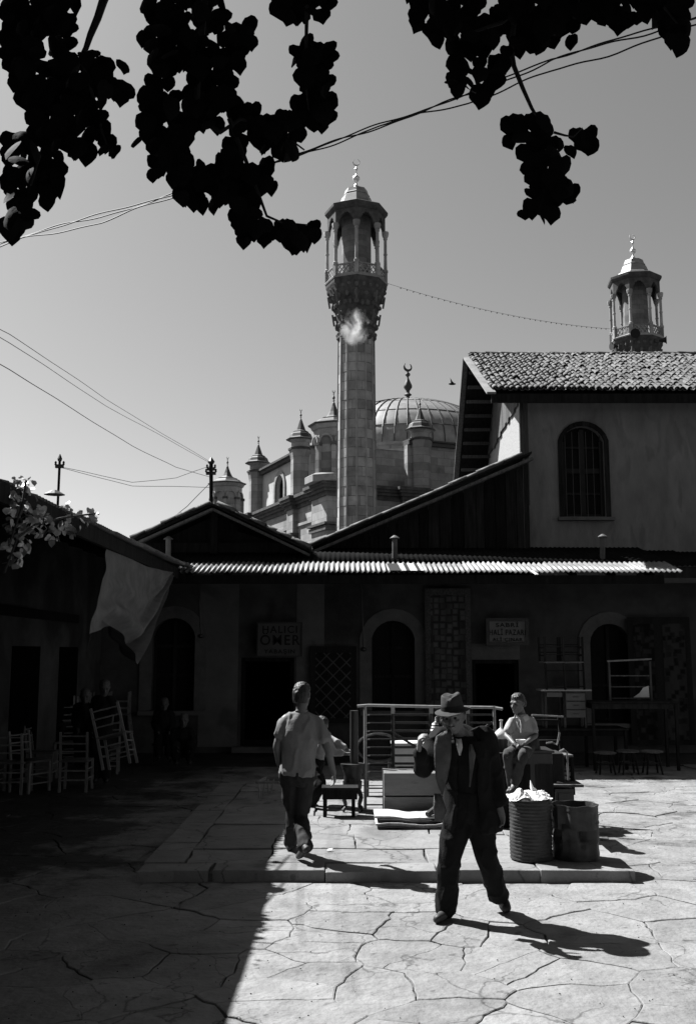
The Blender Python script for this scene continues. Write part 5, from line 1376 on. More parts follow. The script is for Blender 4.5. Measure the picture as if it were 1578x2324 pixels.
# dark cafe tables with chairs stacked upside down on them
def table(x, y, w_, d, h, label, m_=WOOD_D, name='cafe_table'):
    t = thing(name, label, 'table', (x, y, 0))
    MB().box((x, y, h), (w_, d, .035)).build('top', m_, t, bevel=.005)
    for sx_ in (-1, 1):
        for sy_ in (-1, 1): MB().bar((x+sx_*(w_/2-.05), y+sy_*(d/2-.05), 0), (x+sx_*(w_/2-.05), y+sy_*(d/2-.05), h-.017), .05).build('leg', m_, t)
    MB().box((x, y, h-.07), (w_-.1, d-.1, .09)).build('apron', m_, t)
    return t
ta = G(70, 1745); tb = G(150, 1720)
table(ta.x-.1, ta.y+.5, 1.3, .75, .78, 'dark table by the left wall with an upturned chair on it')
table(tb.x+.35, tb.y+.9, 1.2, .75, .78, 'dark table under the canvas with upturned chairs on it')
def upturned(x, y, z, rz, label, src=None):
    o = dup(src or c0_, (x, y, z+.475), (pi, 0, rz), label); return o
upturned(ta.x-.25, ta.y+.35, .8, .2, 'wooden chair upturned on the table by the left wall')
upturned(ta.x+.2, ta.y+.6, .8, 2.0, 'second upturned chair on the table by the left wall, legs in the air')
upturned(tb.x+.1, tb.y+.8, .8, .1, 'wooden chair upturned on the table under the canvas, left one')
upturned(tb.x+.62, tb.y+.95, .8, 1.7, 'wooden chair upturned on the table under the canvas, right one')
ld = thing('wooden_ladder', 'wooden ladder leaning on the left wall near the picture edge', 'ladder', AX(45,1700,-5.0))
p, q = Vector((-5.0, 12.2, 0)), Vector((-5.1, 13.0, 2.7))
for s in (-.18, .18): MB().bar(p+Vector((0,s,0)), q+Vector((0,s,0)), .05).build('rail', CW, ld)
for i in range(9): c = p.lerp(q, (i+.6)/9.2); MB().bar(c+Vector((0,-.18,0)), c+Vector((0,.18,0)), .03).build('rung', CW, ld)
pk = thing('wall_picture', 'dim framed notice hanging on the left shop wall', 'notice', (LWX+.03, 14.4, 1.7))
MB().box((LWX+.04, 14.4, 1.8), (.03, .8, .5)).build('frame', WOOD_D, pk); MB().box((LWX+.062, 14.4, 1.8), (.01, .66, .38)).build('panel', PLAS_S, pk)

# ---- right side: desk on a table with upturned chairs, glass case, stools
Yd = 18.5
dx0, dx1 = A(1223, 1563, Yd).x, A(1331, 1563, Yd).x; dz1 = A(1280, 1565, Yd).z; dz0_ = A(1280, 1650, Yd).z
tt = table((dx0+dx1)/2+.25, Yd+.1, 1.7, .8, dz0_-.02, 'long dark trestle table under the small desk', name='trestle_table')
dk = thing('writing_desk', 'small desk with three pale drawers standing on a table', 'desk', ((dx0+dx1)/2, Yd, dz0_))
MB().box(((dx0+dx1)/2, Yd, dz1), (dx1-dx0+.04, .5, .03)).build('top', mat('light desk top', .32, .24, 4, .5), dk)
cxm = A(1276, 1600, Yd).x; DR_ = mat('pale drawer front', .13, .09, 4, .6, .1)
MB().box(((cxm+dx1)/2-.04, Yd+.02, (dz1+A(1280,1628,Yd).z)/2), (dx1-cxm-.08, .42, dz1-A(1280,1628,Yd).z-.03)).build('pedestal', WOOD_M, dk)
for i in range(3):
    z_ = A(1280, 1580+19*i, Yd).z
    dd = MB().box(((cxm+dx1)/2-.04, Yd-.2, z_), (dx1-cxm-.11, .02, .13)).build('drawer', DR_, dk)
    MB().box(((cxm+dx1)/2-.04, Yd-.222, z_), (.1, .02, .012)).build('handle', IRON, dd)
MB().box(((dx0+cxm)/2+.02, Yd-.19, A(1250,1575,Yd).z), (cxm-dx0-.14, .02, .08)).build('drawer', DR_, dk)
for x_ in (dx0+.08, cxm, dx1-.08): MB().bar((x_, Yd-.12, dz0_), (x_, Yd-.12, dz1-.02), .04).build('leg', WOOD_M, dk); MB().bar((x_, Yd+.2, dz0_), (x_, Yd+.2, dz1-.02), .04).build('leg', WOOD_M, dk)
ch_dark = chair('slim_chair', 'slim dark chair upturned on the small desk, left of the pair', w_=.36, m_=WOOD_D, slats=2, back=.95, group='chairs upturned on the desk')
ch_dark.location = (A(1244,1540,Yd).x, Yd-.05, dz1+.02+.95); ch_dark.rotation_euler = (pi, 0, .05)
dup(ch_dark, (A(1292,1540,Yd).x, Yd-.02, dz1+.02+.95), (pi, 0, -.06), 'slim dark chair upturned on the small desk, right of the pair')
side_ch = chair('plain_chair', 'dark chair with bare metal edge standing right behind the boy', w_=.4, m_=WOOD_D, slats=2, back=.92)
gq = A(1247, 1625, 12.6); side_ch.location = (gq.x, 12.3, gq.z-.92); side_ch.rotation_euler = (0,0,radians(5))
MB().bar((gq.x-.2, 12.3+.47, gq.z+.005), (gq.x+.2, 12.3+.47, gq.z-.015), .03, .02).build('top_rail', METAL, None)
bpy.context.scene.collection.objects[-1].parent = None
tr_ = bpy.context.scene.collection.objects[-1]; tr_.parent = side_ch; tr_.matrix_parent_inverse = (Matrix.Translation(side_ch.location)@Matrix.Rotation(radians(5),4,'Z')).inverted()
pile = thing('upholstered_seat', 'worn upholstered seat with curved arm stacked right of the chest', 'seat', (A(1250,1700,12.2).x, 12.2, PH))
xx = A(1245,1700,12.2).x
MB().box((xx, 12.35, A(1245,1720,12.2).z/2+PH/2), (.34, .4, A(1245,1695,12.2).z-PH)).build('base', TROU, pile, bevel=.03)
MB().tube([A(1238,1686,12.1), A(1252,1684,12.1), A(1262,1690,12.1), A(1266,1676,12.1), A(1268,1662,12.1)], .012, 6).build('arm', METAL, pile)
MB().tube([A(1268,1705,12.0), A(1278,1700,12.0), A(1285,1706,12.0), A(1288,1770,12.0)], .012, 6).build('rail', METAL, pile)
gcx0, gcx1, Yg = A(1380,1500,18.3).x, A(1473,1500,18.3).x, 18.3
gc = thing('display_frame', 'upright empty display frame on table with torn white scrap behind the stools', 'frame', ((gcx0+gcx1)/2, Yg, A(1420,1590,Yg).z))
zz1, zz0 = A(1420,1500,Yg).z, A(1420,1590,Yg).z
for x_ in (gcx0, gcx1): MB().bar((x_, Yg, zz0), (x_, Yg, zz1), .035).build('post', WOOD_M, gc)
MB().bar((gcx0-.03, Yg, zz1-.0), (gcx1+.03, Yg, zz1+.04), .04, .03).build('top_rail', CW, gc)
for pyy in (1533, 1558, 1584): MB().bar((gcx0, Yg, A(1420,pyy,Yg).z), (gcx1, Yg, A(1420,pyy,Yg).z), .02).build('shelf', WOOD_M, gc)
MB().prism([A(1436,1582,Yg-.02), A(1472,1582,Yg-.02), A(1470,1556,Yg-.02), A(1458,1560,Yg-.02), A(1450,1572,Yg-.02)], (0,.01,0)).build('scrap', WHITE, gc)
table((gcx0+gcx1)/2, Yg+.1, 1.6, .7, zz0-.02, 'dark table carrying the display frame', name='trestle_table')
for i, (px, py) in enumerate(((1371,1707),(1423,1703),(1477,1704))):
    Y = 17.6; c = A(px, py, Y)
    t = thing('round_stool', ('leftmost', 'middle', 'rightmost')[i]+' of three round-seated stools in the right-hand shade', 'stool', (c.x, Y, 0), group='round stools')
    MB().lathe((c.x, Y, c.z), [(.1,-.03),(.19,-.02),(.2,.0),(.17,.012),(.02,.014)], 20).build('seat', WOOD_M, t, smooth=True)
    for k in range(4):
        a = pi/4+k*pi/2; MB().bar((c.x+.12*cos(a), Y+.12*sin(a), c.z-.02), (c.x+.19*cos(a), Y+.19*sin(a), 0), .025).build('leg', WOOD_D, t)
    MB().tube([(c.x+.15*cos(2*pi*k/16), Y+.15*sin(2*pi*k/16), .2) for k in range(17)], .009, 5).build('ring', IRON, t)

# ---- signs
def lettering(txt, size, loc, m_, parent, sx_=1.0, name='lettering'):
    cu = bpy.data.curves.new('letters', 'FONT'); cu.body = txt; cu.size = size; cu.space_character = 1.2; cu.align_x = 'CENTER'; cu.align_y = 'CENTER'; cu.extrude = .004
    cu.offset = .0025*size/.2
    ob = bpy.data.objects.new('letters_tmp', cu); COL.objects.link(ob)
    bpy.context.view_layer.update()
    me = bpy.data.meshes.new_from_object(ob.evaluated_get(bpy.context.evaluated_depsgraph_get()))
    bpy.data.objects.remove(ob); bpy.data.curves.remove(cu)
    me.materials.clear(); me.materials.append(m_)
    o = bpy.data.objects.new(name, me); COL.objects.link(o); o.parent = parent
    o.location = Vector(loc)-wloc(parent); o.rotation_euler = (pi/2, 0, 0); o.scale = (sx_, 1, 1)
    return o
def sign(px0, px1, py0, py1, Y, label, bm_, fr_m, rows, fw=.03):
    a, b = A(px0, py1, Y), A(px1, py0, Y); c = (a+b)/2; W, H = b.x-a.x, A(789,py0,Y).z-A(789,py1,Y).z
    t = thing('shop_sign', label, 'sign', (c.x, Y, a.z))
    MB().box((c.x, Y+.02, c.z), (W, .03, H)).build('board', bm_, t)
    fr = MB()
    for s in (-1, 1): fr.box((c.x+s*W/2, Y, c.z), (fw, .06, H+fw)); fr.box((c.x, Y, c.z+s*H/2), (W-fw, .06, fw))
    fr.build('frame', fr_m, t)
    for txt, fy, hs_, sx_ in rows: lettering(txt, H*hs_, (c.x, Y-.004, c.z+H*fy), INK, t, sx_)
    return t
sign(584, 685, 1413, 1489, 21.2, 'framed carpet seller sign above the left shop door', SIGNB, IRON, (('HALICI', .29, .30, 1.0), ('ÖMER', -.03, .42, .95), ('YABAŞIN', -.36, .17, 1.15)))
sign(1106, 1194, 1406, 1460, 21.15, 'pale carpet bazaar sign in dark frame above the right shop door', SIGNL, IRON, (('SABRİ', .27, .24, 1.3), ('HALİ PAZARI', -.04, .32, .7), ('ALİ ÇINAR', -.34, .2, 1.1)), .07)

# ---- rugs on the wall
def rug_mat(name, kind, a, b_):
    m = bpy.data.materials.new(name); m.use_nodes = True; N = m.node_tree.nodes; L = m.node_tree.links
    bs = N['Principled BSDF']; bs.inputs['Roughness'].default_value = .95; bs.inputs['Specular IOR Level'].default_value = .05
    tc = N.new('ShaderNodeTexCoord'); mp = N.new('ShaderNodeMapping'); L.new(tc.outputs['Object'], mp.inputs[0])
    if kind == 'hex':
        mp.inputs['Scale'].default_value = (5.0, 1, 5.0); mp.inputs['Rotation'].default_value = (0, radians(45), 0)
        v = N.new('ShaderNodeTexVoronoi'); v.voronoi_dimensions = '3D'; v.feature = 'DISTANCE_TO_EDGE'; v.inputs['Randomness'].default_value = 0; v.inputs['Scale'].default_value = 1.0
        L.new(mp.outputs[0], v.inputs['Vector']); src = v.outputs['Distance']; th = .08
        r = N.new('ShaderNodeMapRange'); r.inputs[1].default_value = th*.6; r.inputs[2].default_value = th; r.inputs[3].default_value = a; r.inputs[4].default_value = b_
    else:
        mp.inputs['Scale'].default_value = (6.0, 6.0, 6.0)
        v = N.new('ShaderNodeTexVoronoi'); v.distance = 'CHEBYCHEV'; v.inputs['Randomness'].default_value = .35 if kind == 'kilim' else .9; v.inputs['Scale'].default_value = 1.2
        L.new(mp.outputs[0], v.inputs['Vector']); src = v.outputs['Distance']
        r = N.new('ShaderNodeMapRange'); r.inputs[1].default_value = .2; r.inputs[2].default_value = .5; r.inputs[3].default_value = a; r.inputs[4].default_value = b_
    L.new(src, r.inputs[0]); L.new(r.outputs[0], bs.inputs['Base Color'])
    return m
def rug(px0, px1, py0, py1, Y, label, m_, bm_, fr=True):
    a, b = A(px0, py1, Y), A(px1, py0, Y); W, H = b.x-a.x, A(789,py0,Y).z-A(789,py1,Y).z
    t = thing('hanging_carpet', label, 'carpet', (a.x+W/2, Y, a.z))
    def sheet(x0, x1, z0, z1, y, m__, nm):
        n = 24; vs = []
        for j in range(9):
            for i in range(n+1):
                x = x0+(x1-x0)*i/n; vs.append((x, y+.02*sin(x*9+1)*(1-j/9)+.01*sin(x*17), z0+(z1-z0)*j/8))
        k = len(vs); vs += [(x, y_+.012, z) for x, y_, z in vs]
        m = n+1; fs = []
        for j in range(8):
            for i in range(n): q = j*m+i; fs.append((q, q+1, q+m+1, q+m)); fs.append((k+q+m, k+q+m+1, k+q+1, k+q))
        for i in range(n): fs.append((i+1, i, k+i, k+i+1)); q = 8*m+i; fs.append((q, q+1, k+q+1, k+q))
        MB().add(vs, fs).build(nm, m__, t, smooth=False)
    sheet(a.x, b.x, a.z, a.z+H, Y, bm_, 'border'); sheet(a.x+.12, b.x-.12, a.z+.1, a.z+H-.14, Y-.008, m_, 'field')
    return t
CB = mat('dark carpet border', .018, .01, 20, .95)
rug(702, 808, 1466, 1640, 21.35, 'dark carpet with pale hexagon lattice on the wall behind the walking man', rug_mat('hexagon lattice weave', 'hex', .075, .015), CB)
rug(966, 1066, 1335, 1660, 21.3, 'tall kilim with rows of small squares hanging beside the right shop door', rug_mat('kilim weave', 'kilim', .1, .03), mat('kilim border', .10, .03, 26, .95))
rug(1432, 1492, 1400, 1690, 21.3, 'long patterned carpet hanging right of the arched right-hand window', rug_mat('speckled weave', 'sp', .04, .012), CB)
rug(1500, 1562, 1400, 1690, 21.3, 'patterned carpet hanging nearest the right picture edge', MATS.get('x') or rug_mat('second speckled weave', 'sp', .012, .045), CB)
# hanging lamps / cords in front of the facade
for px, y0, y1, Y, lb in ((456, 1318, 1440, 20.6, 'thin hanging rod with hook left of the first shop sign'), (824, 1320, 1470, 20.9, 'thin hanging rod beside the middle arched window')):
    t = thing('hanging_rod', lb, 'rod', A(px, y1, Y))
    MB().tube([A(px-6, y0, Y), A(px, y1, Y)], .016, 6).build('rod', IRON, t)
    MB().ball(A(px, y1+3, Y), (.07,.05,.05), 8, 5).build('hook', IRON, t)
# small rubbish on the paving
for i, (px, py) in enumerate(((800,1998),(741,1933))):
    g = G(px, py, 0 if i == 0 else PH); g.z = max(g.z, 0)+.006
    t = thing('paper_scrap', ('small white paper scrap lying below the kerb', 'small pale scrap lying on the platform by the walking man')[i], 'litter', g)
    MB().prism([g, g+Vector((.05,.01,.0)), g+Vector((.06,.05,.015)), g+Vector((.01,.04,.01))], (0,0,.008)).build('scrap', PAPER, t)
# ================================================================== people
def ell_ring(c, a, b, ra, rb, n=18, sq=1.0):
    out = []
    for k in range(n):
        t = 2*pi*k/n; ct, st = cos(t), sin(t)
        out.append(c + a*ra*math.copysign(abs(ct)**sq, ct) + b*rb*math.copysign(abs(st)**sq, st))
    return out
def loft(mb_, rings, cap=True):
    n = len(rings[0]); vs = [v for r in rings for v in r]; fs = []
    for i in range(len(rings)-1):
        for k in range(n): a = i*n+k; b = i*n+(k+1) % n; fs.append((a, b, b+n, a+n))
    if cap: fs.append(tuple(reversed(range(n)))); fs.append(tuple(range((len(rings)-1)*n, len(rings)*n)))
    return mb_.add(vs, fs)
def limb(mb_, pts, rads, n=14, flat=1.0, ref=None):
    """tapering limb along a smooth path; rads may be numbers"""
    pts = [Vector(p) for p in pts]; P_ = []; Rr = []
    m = len(pts)
    for i in range(m-1):       # Catmull-Rom
        p0 = pts[max(i-1, 0)]; p1 = pts[i]; p2 = pts[i+1]; p3 = pts[min(i+2, m-1)]
        K = 5
        for k in range(K + (1 if i == m-2 else 0)):
            t = k/K
            q = .5*((2*p1)+(p2-p0)*t+(2*p0-5*p1+4*p2-p3)*t*t+(3*p1-p0-3*p2+p3)*t**3)
            P_.append(q); Rr.append(rads[i]+(rads[i+1]-rads[i])*t)
    rings = []; x = None
    for i, p in enumerate(P_):
        t = (P_[min(i+1, len(P_)-1)]-P_[max(i-1, 0)]).normalized()
        if x is None:
            x = Vector(ref) if ref is not None else t.orthogonal()
        x = (x-t*x.dot(t)).normalized(); y_ = t.cross(x)
        rings.append(ell_ring(p, x, y_, Rr[i], Rr[i]*flat, n))
    t0 = (P_[0]-P_[1]).normalized(); t1 = (P_[-1]-P_[-2]).normalized()
    rings = [[p+(P_[0]-p)*.5+t0*Rr[0]*.5 for p in rings[0]]]+rings+[[p+(P_[-1]-p)*.5+t1*Rr[-1]*.5 for p in rings[-1]]]
    return loft(mb_, rings)
def bake(mb_, name, m_, parent, voxel, smooth_it=4, wr=0.0, wf=9.0, fold=0.0, label=None):
    me = mb_.mesh(name, m_)
    ob = bpy.data.objects.new(name, me); COL.objects.link(ob)
    r = ob.modifiers.new('r', 'REMESH'); r.mode = 'VOXEL'; r.voxel_size = voxel
    sm_ = ob.modifiers.new('s', 'SMOOTH'); sm_.iterations = smooth_it; sm_.factor = .5
    bpy.context.view_layer.update()
    m2_ = bpy.data.meshes.new_from_object(ob.evaluated_get(bpy.context.evaluated_depsgraph_get()))
    bpy.data.objects.remove(ob); bpy.data.meshes.remove(me)
    m2_.name = name
    if not m2_.materials: m2_.materials.append(m_)
    off = wloc(parent)
    nor = [v.normal.copy() for v in m2_.vertices]
    for v, n_ in zip(m2_.vertices, nor):
        p = v.co.copy()
        if wr:
            q = Vector((p.x*wf, p.y*wf, p.z*wf*.35))
            d = noise.noise(q)+.5*noise.noise(q*2.1)
            d2 = 1-abs(noise.noise(Vector((p.x*wf*.9+p.z*wf*.25, p.y*wf*.8, p.z*wf*.45-p.x*wf*.35))))*2.6
            p += n_*(wr*d + fold*max(0, d2)**2)
        v.co = p-off
    m2_.shade_smooth()
    o = bpy.data.objects.new(name, m2_); COL.objects.link(o); o.parent = parent
    if label: o['label'] = label
    return o
def hand(mb_, wr, fd, pn, s=1.0, curl=.5, thumb=1):
    """wrist, finger direction, palm normal; five separate fingers"""
    fd = Vector(fd).normalized(); pn = Vector(pn); pn = (pn-fd*pn.dot(fd)).normalized(); sd = fd.cross(pn)*thumb
    wr = Vector(wr); pc = wr+fd*.05*s
    rings = []
    for t, hw, hh in ((0,.026,.02),(.03,.034,.018),(.06,.041,.016),(.085,.042,.013),(.095,.038,.010)):
        rings.append(ell_ring(wr+fd*t*s, sd, pn, hw*s, hh*s, 12))
    loft(mb_, rings)
    for i, (o_, L_) in enumerate(((.031,.068),(.0105,.077),(-.0105,.072),(-.031,.056))):
        b0 = wr+fd*.085*s+sd*o_*s; a = 0; pts = [b0-fd*.02*s, b0]; p = b0; d = fd.copy()
        for seg in (.42, .33, .25):
            a += curl*(.9 if seg == .42 else .8)
            d = fd*cos(a)+pn*sin(a); p = p+d*L_*seg*s; pts.append(p.copy())
        limb(mb_, pts, [.0095*s,.0095*s,.009*s,.0082*s,.007*s], 8)
    tb_ = wr+fd*.025*s+sd*.028*s; d = (fd*.55+sd*.75+pn*.35).normalized()
    limb(mb_, [tb_, tb_+d*.032*s, tb_+d*.055*s+fd*.012*s+pn*.012*s*curl*2, tb_+d*.062*s+fd*.035*s+pn*.03*s*curl], [.015*s,.0125*s,.011*s,.008*s], 8)
def head(mb_, c, fwd, up, s=1.0):
    """c = head centre; fwd = face direction"""
    f = Vector(fwd).normalized(); u = Vector(up); u = (u-f*u.dot(f)).normalized(); r = f.cross(u)
    prof = [(-.118,.025,.03,.035),(-.108,.045,.045,.03),(-.085,.058,.066,.018),(-.055,.066,.08,.008),(-.02,.072,.090,.0),(.02,.076,.096,-.004),(.055,.075,.096,-.008),(.085,.064,.084,-.01),(.108,.045,.06,-.012),(.12,.02,.03,-.012)]
    rings = [ell_ring(c+u*z*s+f*o_*s, r, f, w_*s, d*s, 18) for z, w_, d, o_ in prof]
    loft(mb_, rings)
    g = lambda x, y_, z: c+r*x*s+f*y_*s+u*z*s
    limb(mb_, [g(0,.088,.012), g(0,.1,-.012), g(0,.112,-.035), g(0,.098,-.044)], [.008*s,.0115*s,.0165*s,.011*s], 8)      # nose
    for e in (-1, 1):
        limb(mb_, [g(e*.012,.092,.022), g(e*.034,.088,.026), g(e*.055,.07,.016)], [.0085*s,.0105*s,.008*s], 8)      # brow
        limb(mb_, [g(e*.035,.075,-.025), g(e*.052,.06,-.02)], [.016*s,.014*s], 8)                 # cheek
        limb(mb_, [g(e*.074,-.002,.018), g(e*.084,-.012,.008), g(e*.083,-.01,-.012), g(e*.075,.0,-.028)], [.008*s,.013*s,.011*s,.007*s], 8)
    limb(mb_, [g(-.022,.085,-.062), g(0,.094,-.06), g(.022,.085,-.062)], [.006*s,.0085*s,.006*s], 8)
    limb(mb_, [g(-.02,.082,-.074), g(0,.090,-.074), g(.02,.082,-.074)], [.006*s,.0085*s,.006*s], 8)
    limb(mb_, [g(-.012,.075,-.1), g(.012,.075,-.1)], [.016*s,.016*s], 8)
    return g, r, f, u
def eyes(g, s, parent, m_=INK):
    b = MB()
    for e in (-1, 1): b.ball(g(e*.032,.083,.004), .011*s, 8, 6)
    b.build('eyes', m_, parent, smooth=True)
def torso_rings(J, add=0.0, hem=0.0, W=1.0, sh=1.0):
    pel, che, nek = Vector(J['pel']), Vector(J['che']), Vector(J['nek']); sL, sR = Vector(J['sL']), Vector(J['sR'])
    r = (sR-sL).normalized()
    hL, hR = Vector(J['hL']), Vector(J['hR']); rp = (hR-hL).normalized()
    up = (nek-pel).normalized(); out = []
    hw = (sR-sL).length/2
    seq = [(pel, rp, .155, .115, -hem-.02), (pel, rp, .165, .118, 0), (pel.lerp(che,.5), rp.lerp(r,.5), .148, .108, 0), (che, r, .165, .122, 0), (che.lerp((sL+sR)/2,.6), r, hw*.96, .112, 0), ((sL+sR)/2, r, hw*.86, .09, .0), ((sL+sR)/2, r, hw*.66, .078, .03), ((sL+sR)/2, r, hw*.44, .066, .058), ((sL+sR)/2, r, hw*.34, .056, .085)]
    for c, rr, a, b, dz in seq:
        rr = rr.normalized(); ff = up.cross(rr).normalized()
        out.append((c+up*dz, rr, ff, a*W+add, b*W+add))
    return out, up
def body(J, name_root, skin=SKIN, voxel=.008, hs=1.0, legs=True, W=1.0, hands=(True, True)):
    b = MB(); tr_, up = torso_rings(J, -.012, W=W)
    loft(b, [ell_ring(c, a, f, ra, rb, 20) for c, a, f, ra, rb in tr_])
    nek = Vector(J['nek']); hc = Vector(J['hed'])
    mid = (Vector(J['sL'])+Vector(J['sR']))/2
    limb(b, [mid, nek, hc-Vector((0,0,.04))], [.07*hs, .056*hs, .055*hs], 14)
    for s in 'LR':
        sh, el, wr = Vector(J['s'+s]), Vector(J['e'+s]), Vector(J['w'+s])
        inn = sh.lerp(mid, .25)
        limb(b, [inn, sh, sh.lerp(el,.5), el, el.lerp(wr,.35), wr], [.05*W,.052*W,.045*W,.037*W,.038*W,.026*W], 12)
        h = J['H'+s]; hand(b, wr, h[0], h[1], J.get('hs', 1.0), h[2], h[3])
        hp, kn, an, to = (Vector(J[k+s]) for k in 'hkat')
        if legs:
            limb(b, [hp, hp.lerp(kn,.5), kn, kn.lerp(an,.35), an], [.08*W,.07*W,.052*W,.05*W,.034*W], 12)
            limb(b, [an, an.lerp(to,.5)+Vector((0,0,-.02)), to], [.034,.032,.022], 10)
    g, r, f, u = head(b, hc, J['face'], J.get('hup', (0,0,1)), hs)
    o = bake(b, 'body', skin, name_root, voxel, 3)
    eyes(g, hs, name_root)
    return g, r, f, u
def shoes(J, root, m_=SHOE, sc=1.0):
    for s in 'LR':
        an, to = Vector(J['a'+s]), Vector(J['t'+s]); d = (to-an); b = MB()
        heel = an+Vector((0,0,-.055))-d.normalized()*.03 if abs(d.z) < .12 else an-d.normalized()*.02
        hz_ = Vector(J.get('heel'+s, heel))
        limb(b, [an+Vector((0,0,.02)), an.lerp(hz_, .5), hz_.lerp(to,.12)], [.043*sc,.045*sc,.04*sc], 12)
        limb(b, [hz_, hz_.lerp(to,.3)+Vector((0,0,.012)), hz_.lerp(to,.65), to+Vector((0,0,.002))], [.038*sc,.042*sc,.046*sc,.034*sc], 14, .82)
        bake(b, 'shoe', m_, root, .008, 4)
def trousers(J, root, m_=TROU, wid=1.0, hemz=0.0, voxel=.01, wr=.006, fold=.012, waist=.1):
    b = MB(); tr_, up = torso_rings(J, .012)
    c, a, f, ra, rb = tr_[1]
    loft(b, [ell_ring(c+up*dz, a, f, ra*k, rb*k, 20) for dz, k in ((-.1,.8),(-.03,1.02),(.03,1.02),(waist,.95))])
    for s in 'LR':
        hp, kn, an = (Vector(J[k+s]) for k in 'hka')
        en = an+(an-kn).normalized()*hemz
        limb(b, [hp+up*.02, hp.lerp(kn,.35), hp.lerp(kn,.7), kn, kn.lerp(en,.5), en], [.102*wid,.098*wid,.088*wid,.08*wid,.075*wid,.072*wid], 16)
    return bake(b, 'trousers', m_, root, voxel, 3, wr, 11, fold)
def shirt(J, root, m_=SHIRT, sleeve=.55, hem=.12, W=1.0, voxel=.01, wr=.006, fold=.010, name='shirt', add=.02):
    b = MB(); tr_, up = torso_rings(J, add, W=W)
    rings = [ell_ring(c, a, f, ra, rb, 22, .9) for c, a, f, ra, rb in tr_]
    c, a, f, ra, rb = tr_[1]
    rings = [ell_ring(c-up*hem, a, f, ra*1.04, rb*1.06, 22, .9)]+rings[1:]
    loft(b, rings)
    mid = (Vector(J['sL'])+Vector(J['sR']))/2
    for s in 'LR':
        sh, el, wr_ = Vector(J['s'+s]), Vector(J['e'+s]), Vector(J['w'+s]); inn = sh.lerp(mid, .35)
        nk = mid.lerp(Vector(J['nek']), .62)
        limb(b, [nk.lerp(sh,.1), nk.lerp(sh,.45)+Vector((0,0,-.004)), sh.lerp(mid,.08)+Vector((0,0,.0)), sh.lerp(el,.25)], [.05*W,.054*W,.06*W,.064*W], 12)
        limb(b, [mid.lerp(sh,.55)+up*-.02, mid.lerp(sh,.75)+up*-.09, mid.lerp(sh,.6)+up*-.2], [.085*W,.085*W,.08*W], 12)
        if sleeve <= 1: limb(b, [inn+Vector((0,0,-.02)), sh+Vector((0,0,-.02)), sh.lerp(el, sleeve*.6), sh.lerp(el, sleeve)], [.062*W,.066*W,.066*W,.07*W], 14)
        else: limb(b, [inn, sh+Vector((0,0,.005)), sh.lerp(el,.5), el, el.lerp(wr_,.5), el.lerp(wr_, sleeve-1)], [.075*W,.075*W,.068*W,.062*W,.056*W,.052*W], 14)
    o = bake(b, name, m_, root, voxel, 7, wr, 9, fold)
    return o
def hair(g, r, f, u, s, root, m_=HAIR, front=.03, low=-.05, vol=1.0):
    b = MB()
    rings = []
    for z, k in ((low, .9), (low*.4, 1.0), (.02, 1.04), (.06, 1.05), (.095, .92), (.122, .62), (.132, .2)):
        w_ = .079*k*vol; d = .088*k*vol; off = -.028 if z < .02 else (-.02 if z < .05 else -.008)
        if z < front: d *= .82; off = -.038
        c = g(0, off, z); rings.append(ell_ring(c, r, f, w_*s, d*s, 20))
    loft(b, rings)
    return bake(b, 'hair', m_, root, .007, 2, .004, 45, .003)

def off(p, dx=0, dy=0, dz=0): return Vector(p)+Vector((dx, dy, dz))
# ---------------------------------------------------------------- man walking away
Yw = 9.95
W_ = lambda px, py, dy=0: A(px, py, Yw+dy)
J = dict(pel=W_(673,1757), che=W_(681,1676), nek=W_(684,1608), hed=W_(685,1577,.01), face=(.42,1,-.1),
         sL=W_(648,1633,.0), sR=W_(719,1638,.03), eL=W_(628,1690,-.03), wL=W_(633,1735,.08), eR=W_(743,1700,-.02), wR=W_(757,1754,.07),
         HL=((.3,.55,-.8),(1,0,0),.3,1), HR=((.12,.1,-1),(-1,.1,0),.55,1),
         hL=W_(655,1766), hR=W_(690,1768), kL=W_(666,1846,.16), kR=W_(682,1854,.1), aL=W_(660,1908,.42), tL=W_(664,1926,.66),
         aR=W_(692,1922,-.24), tR=W_(677,1957,-.04), hs=.95)
J['heelL'] = off(J['aL'], -.01, -.06, -.06); J['heelR'] = off(J['aR'], .02, -.075, .0)
J['tL'].z = PH+.035; J['heelL'].z = PH+.035; J['tR'].z = PH+.035
wm = thing('person', 'man in short-sleeved grey shirt and dark trousers walking away across the platform', 'person', (J['pel'].x, Yw, PH))
g, r, f, u = body(J, wm, SKIN, .0075)
hair(g, r, f, u, 1.0, wm, low=-.08)
shirt(J, wm, SHIRT, .66, .005, .98, fold=.012, wr=.004, add=.02)
trousers(J, wm, TROU, .9, .02, fold=.016, wr=.006, waist=.02)
shoes(J, wm)
MB().tube([J['nek']+Vector((.064*cos(radians(-35-110*k/10)), .05*sin(radians(-35-110*k/10))+.01, -.022+.008*sin(pi*k/10))) for k in range(11)], .014, 8).build('collar', SHIRT, wm, smooth=True)

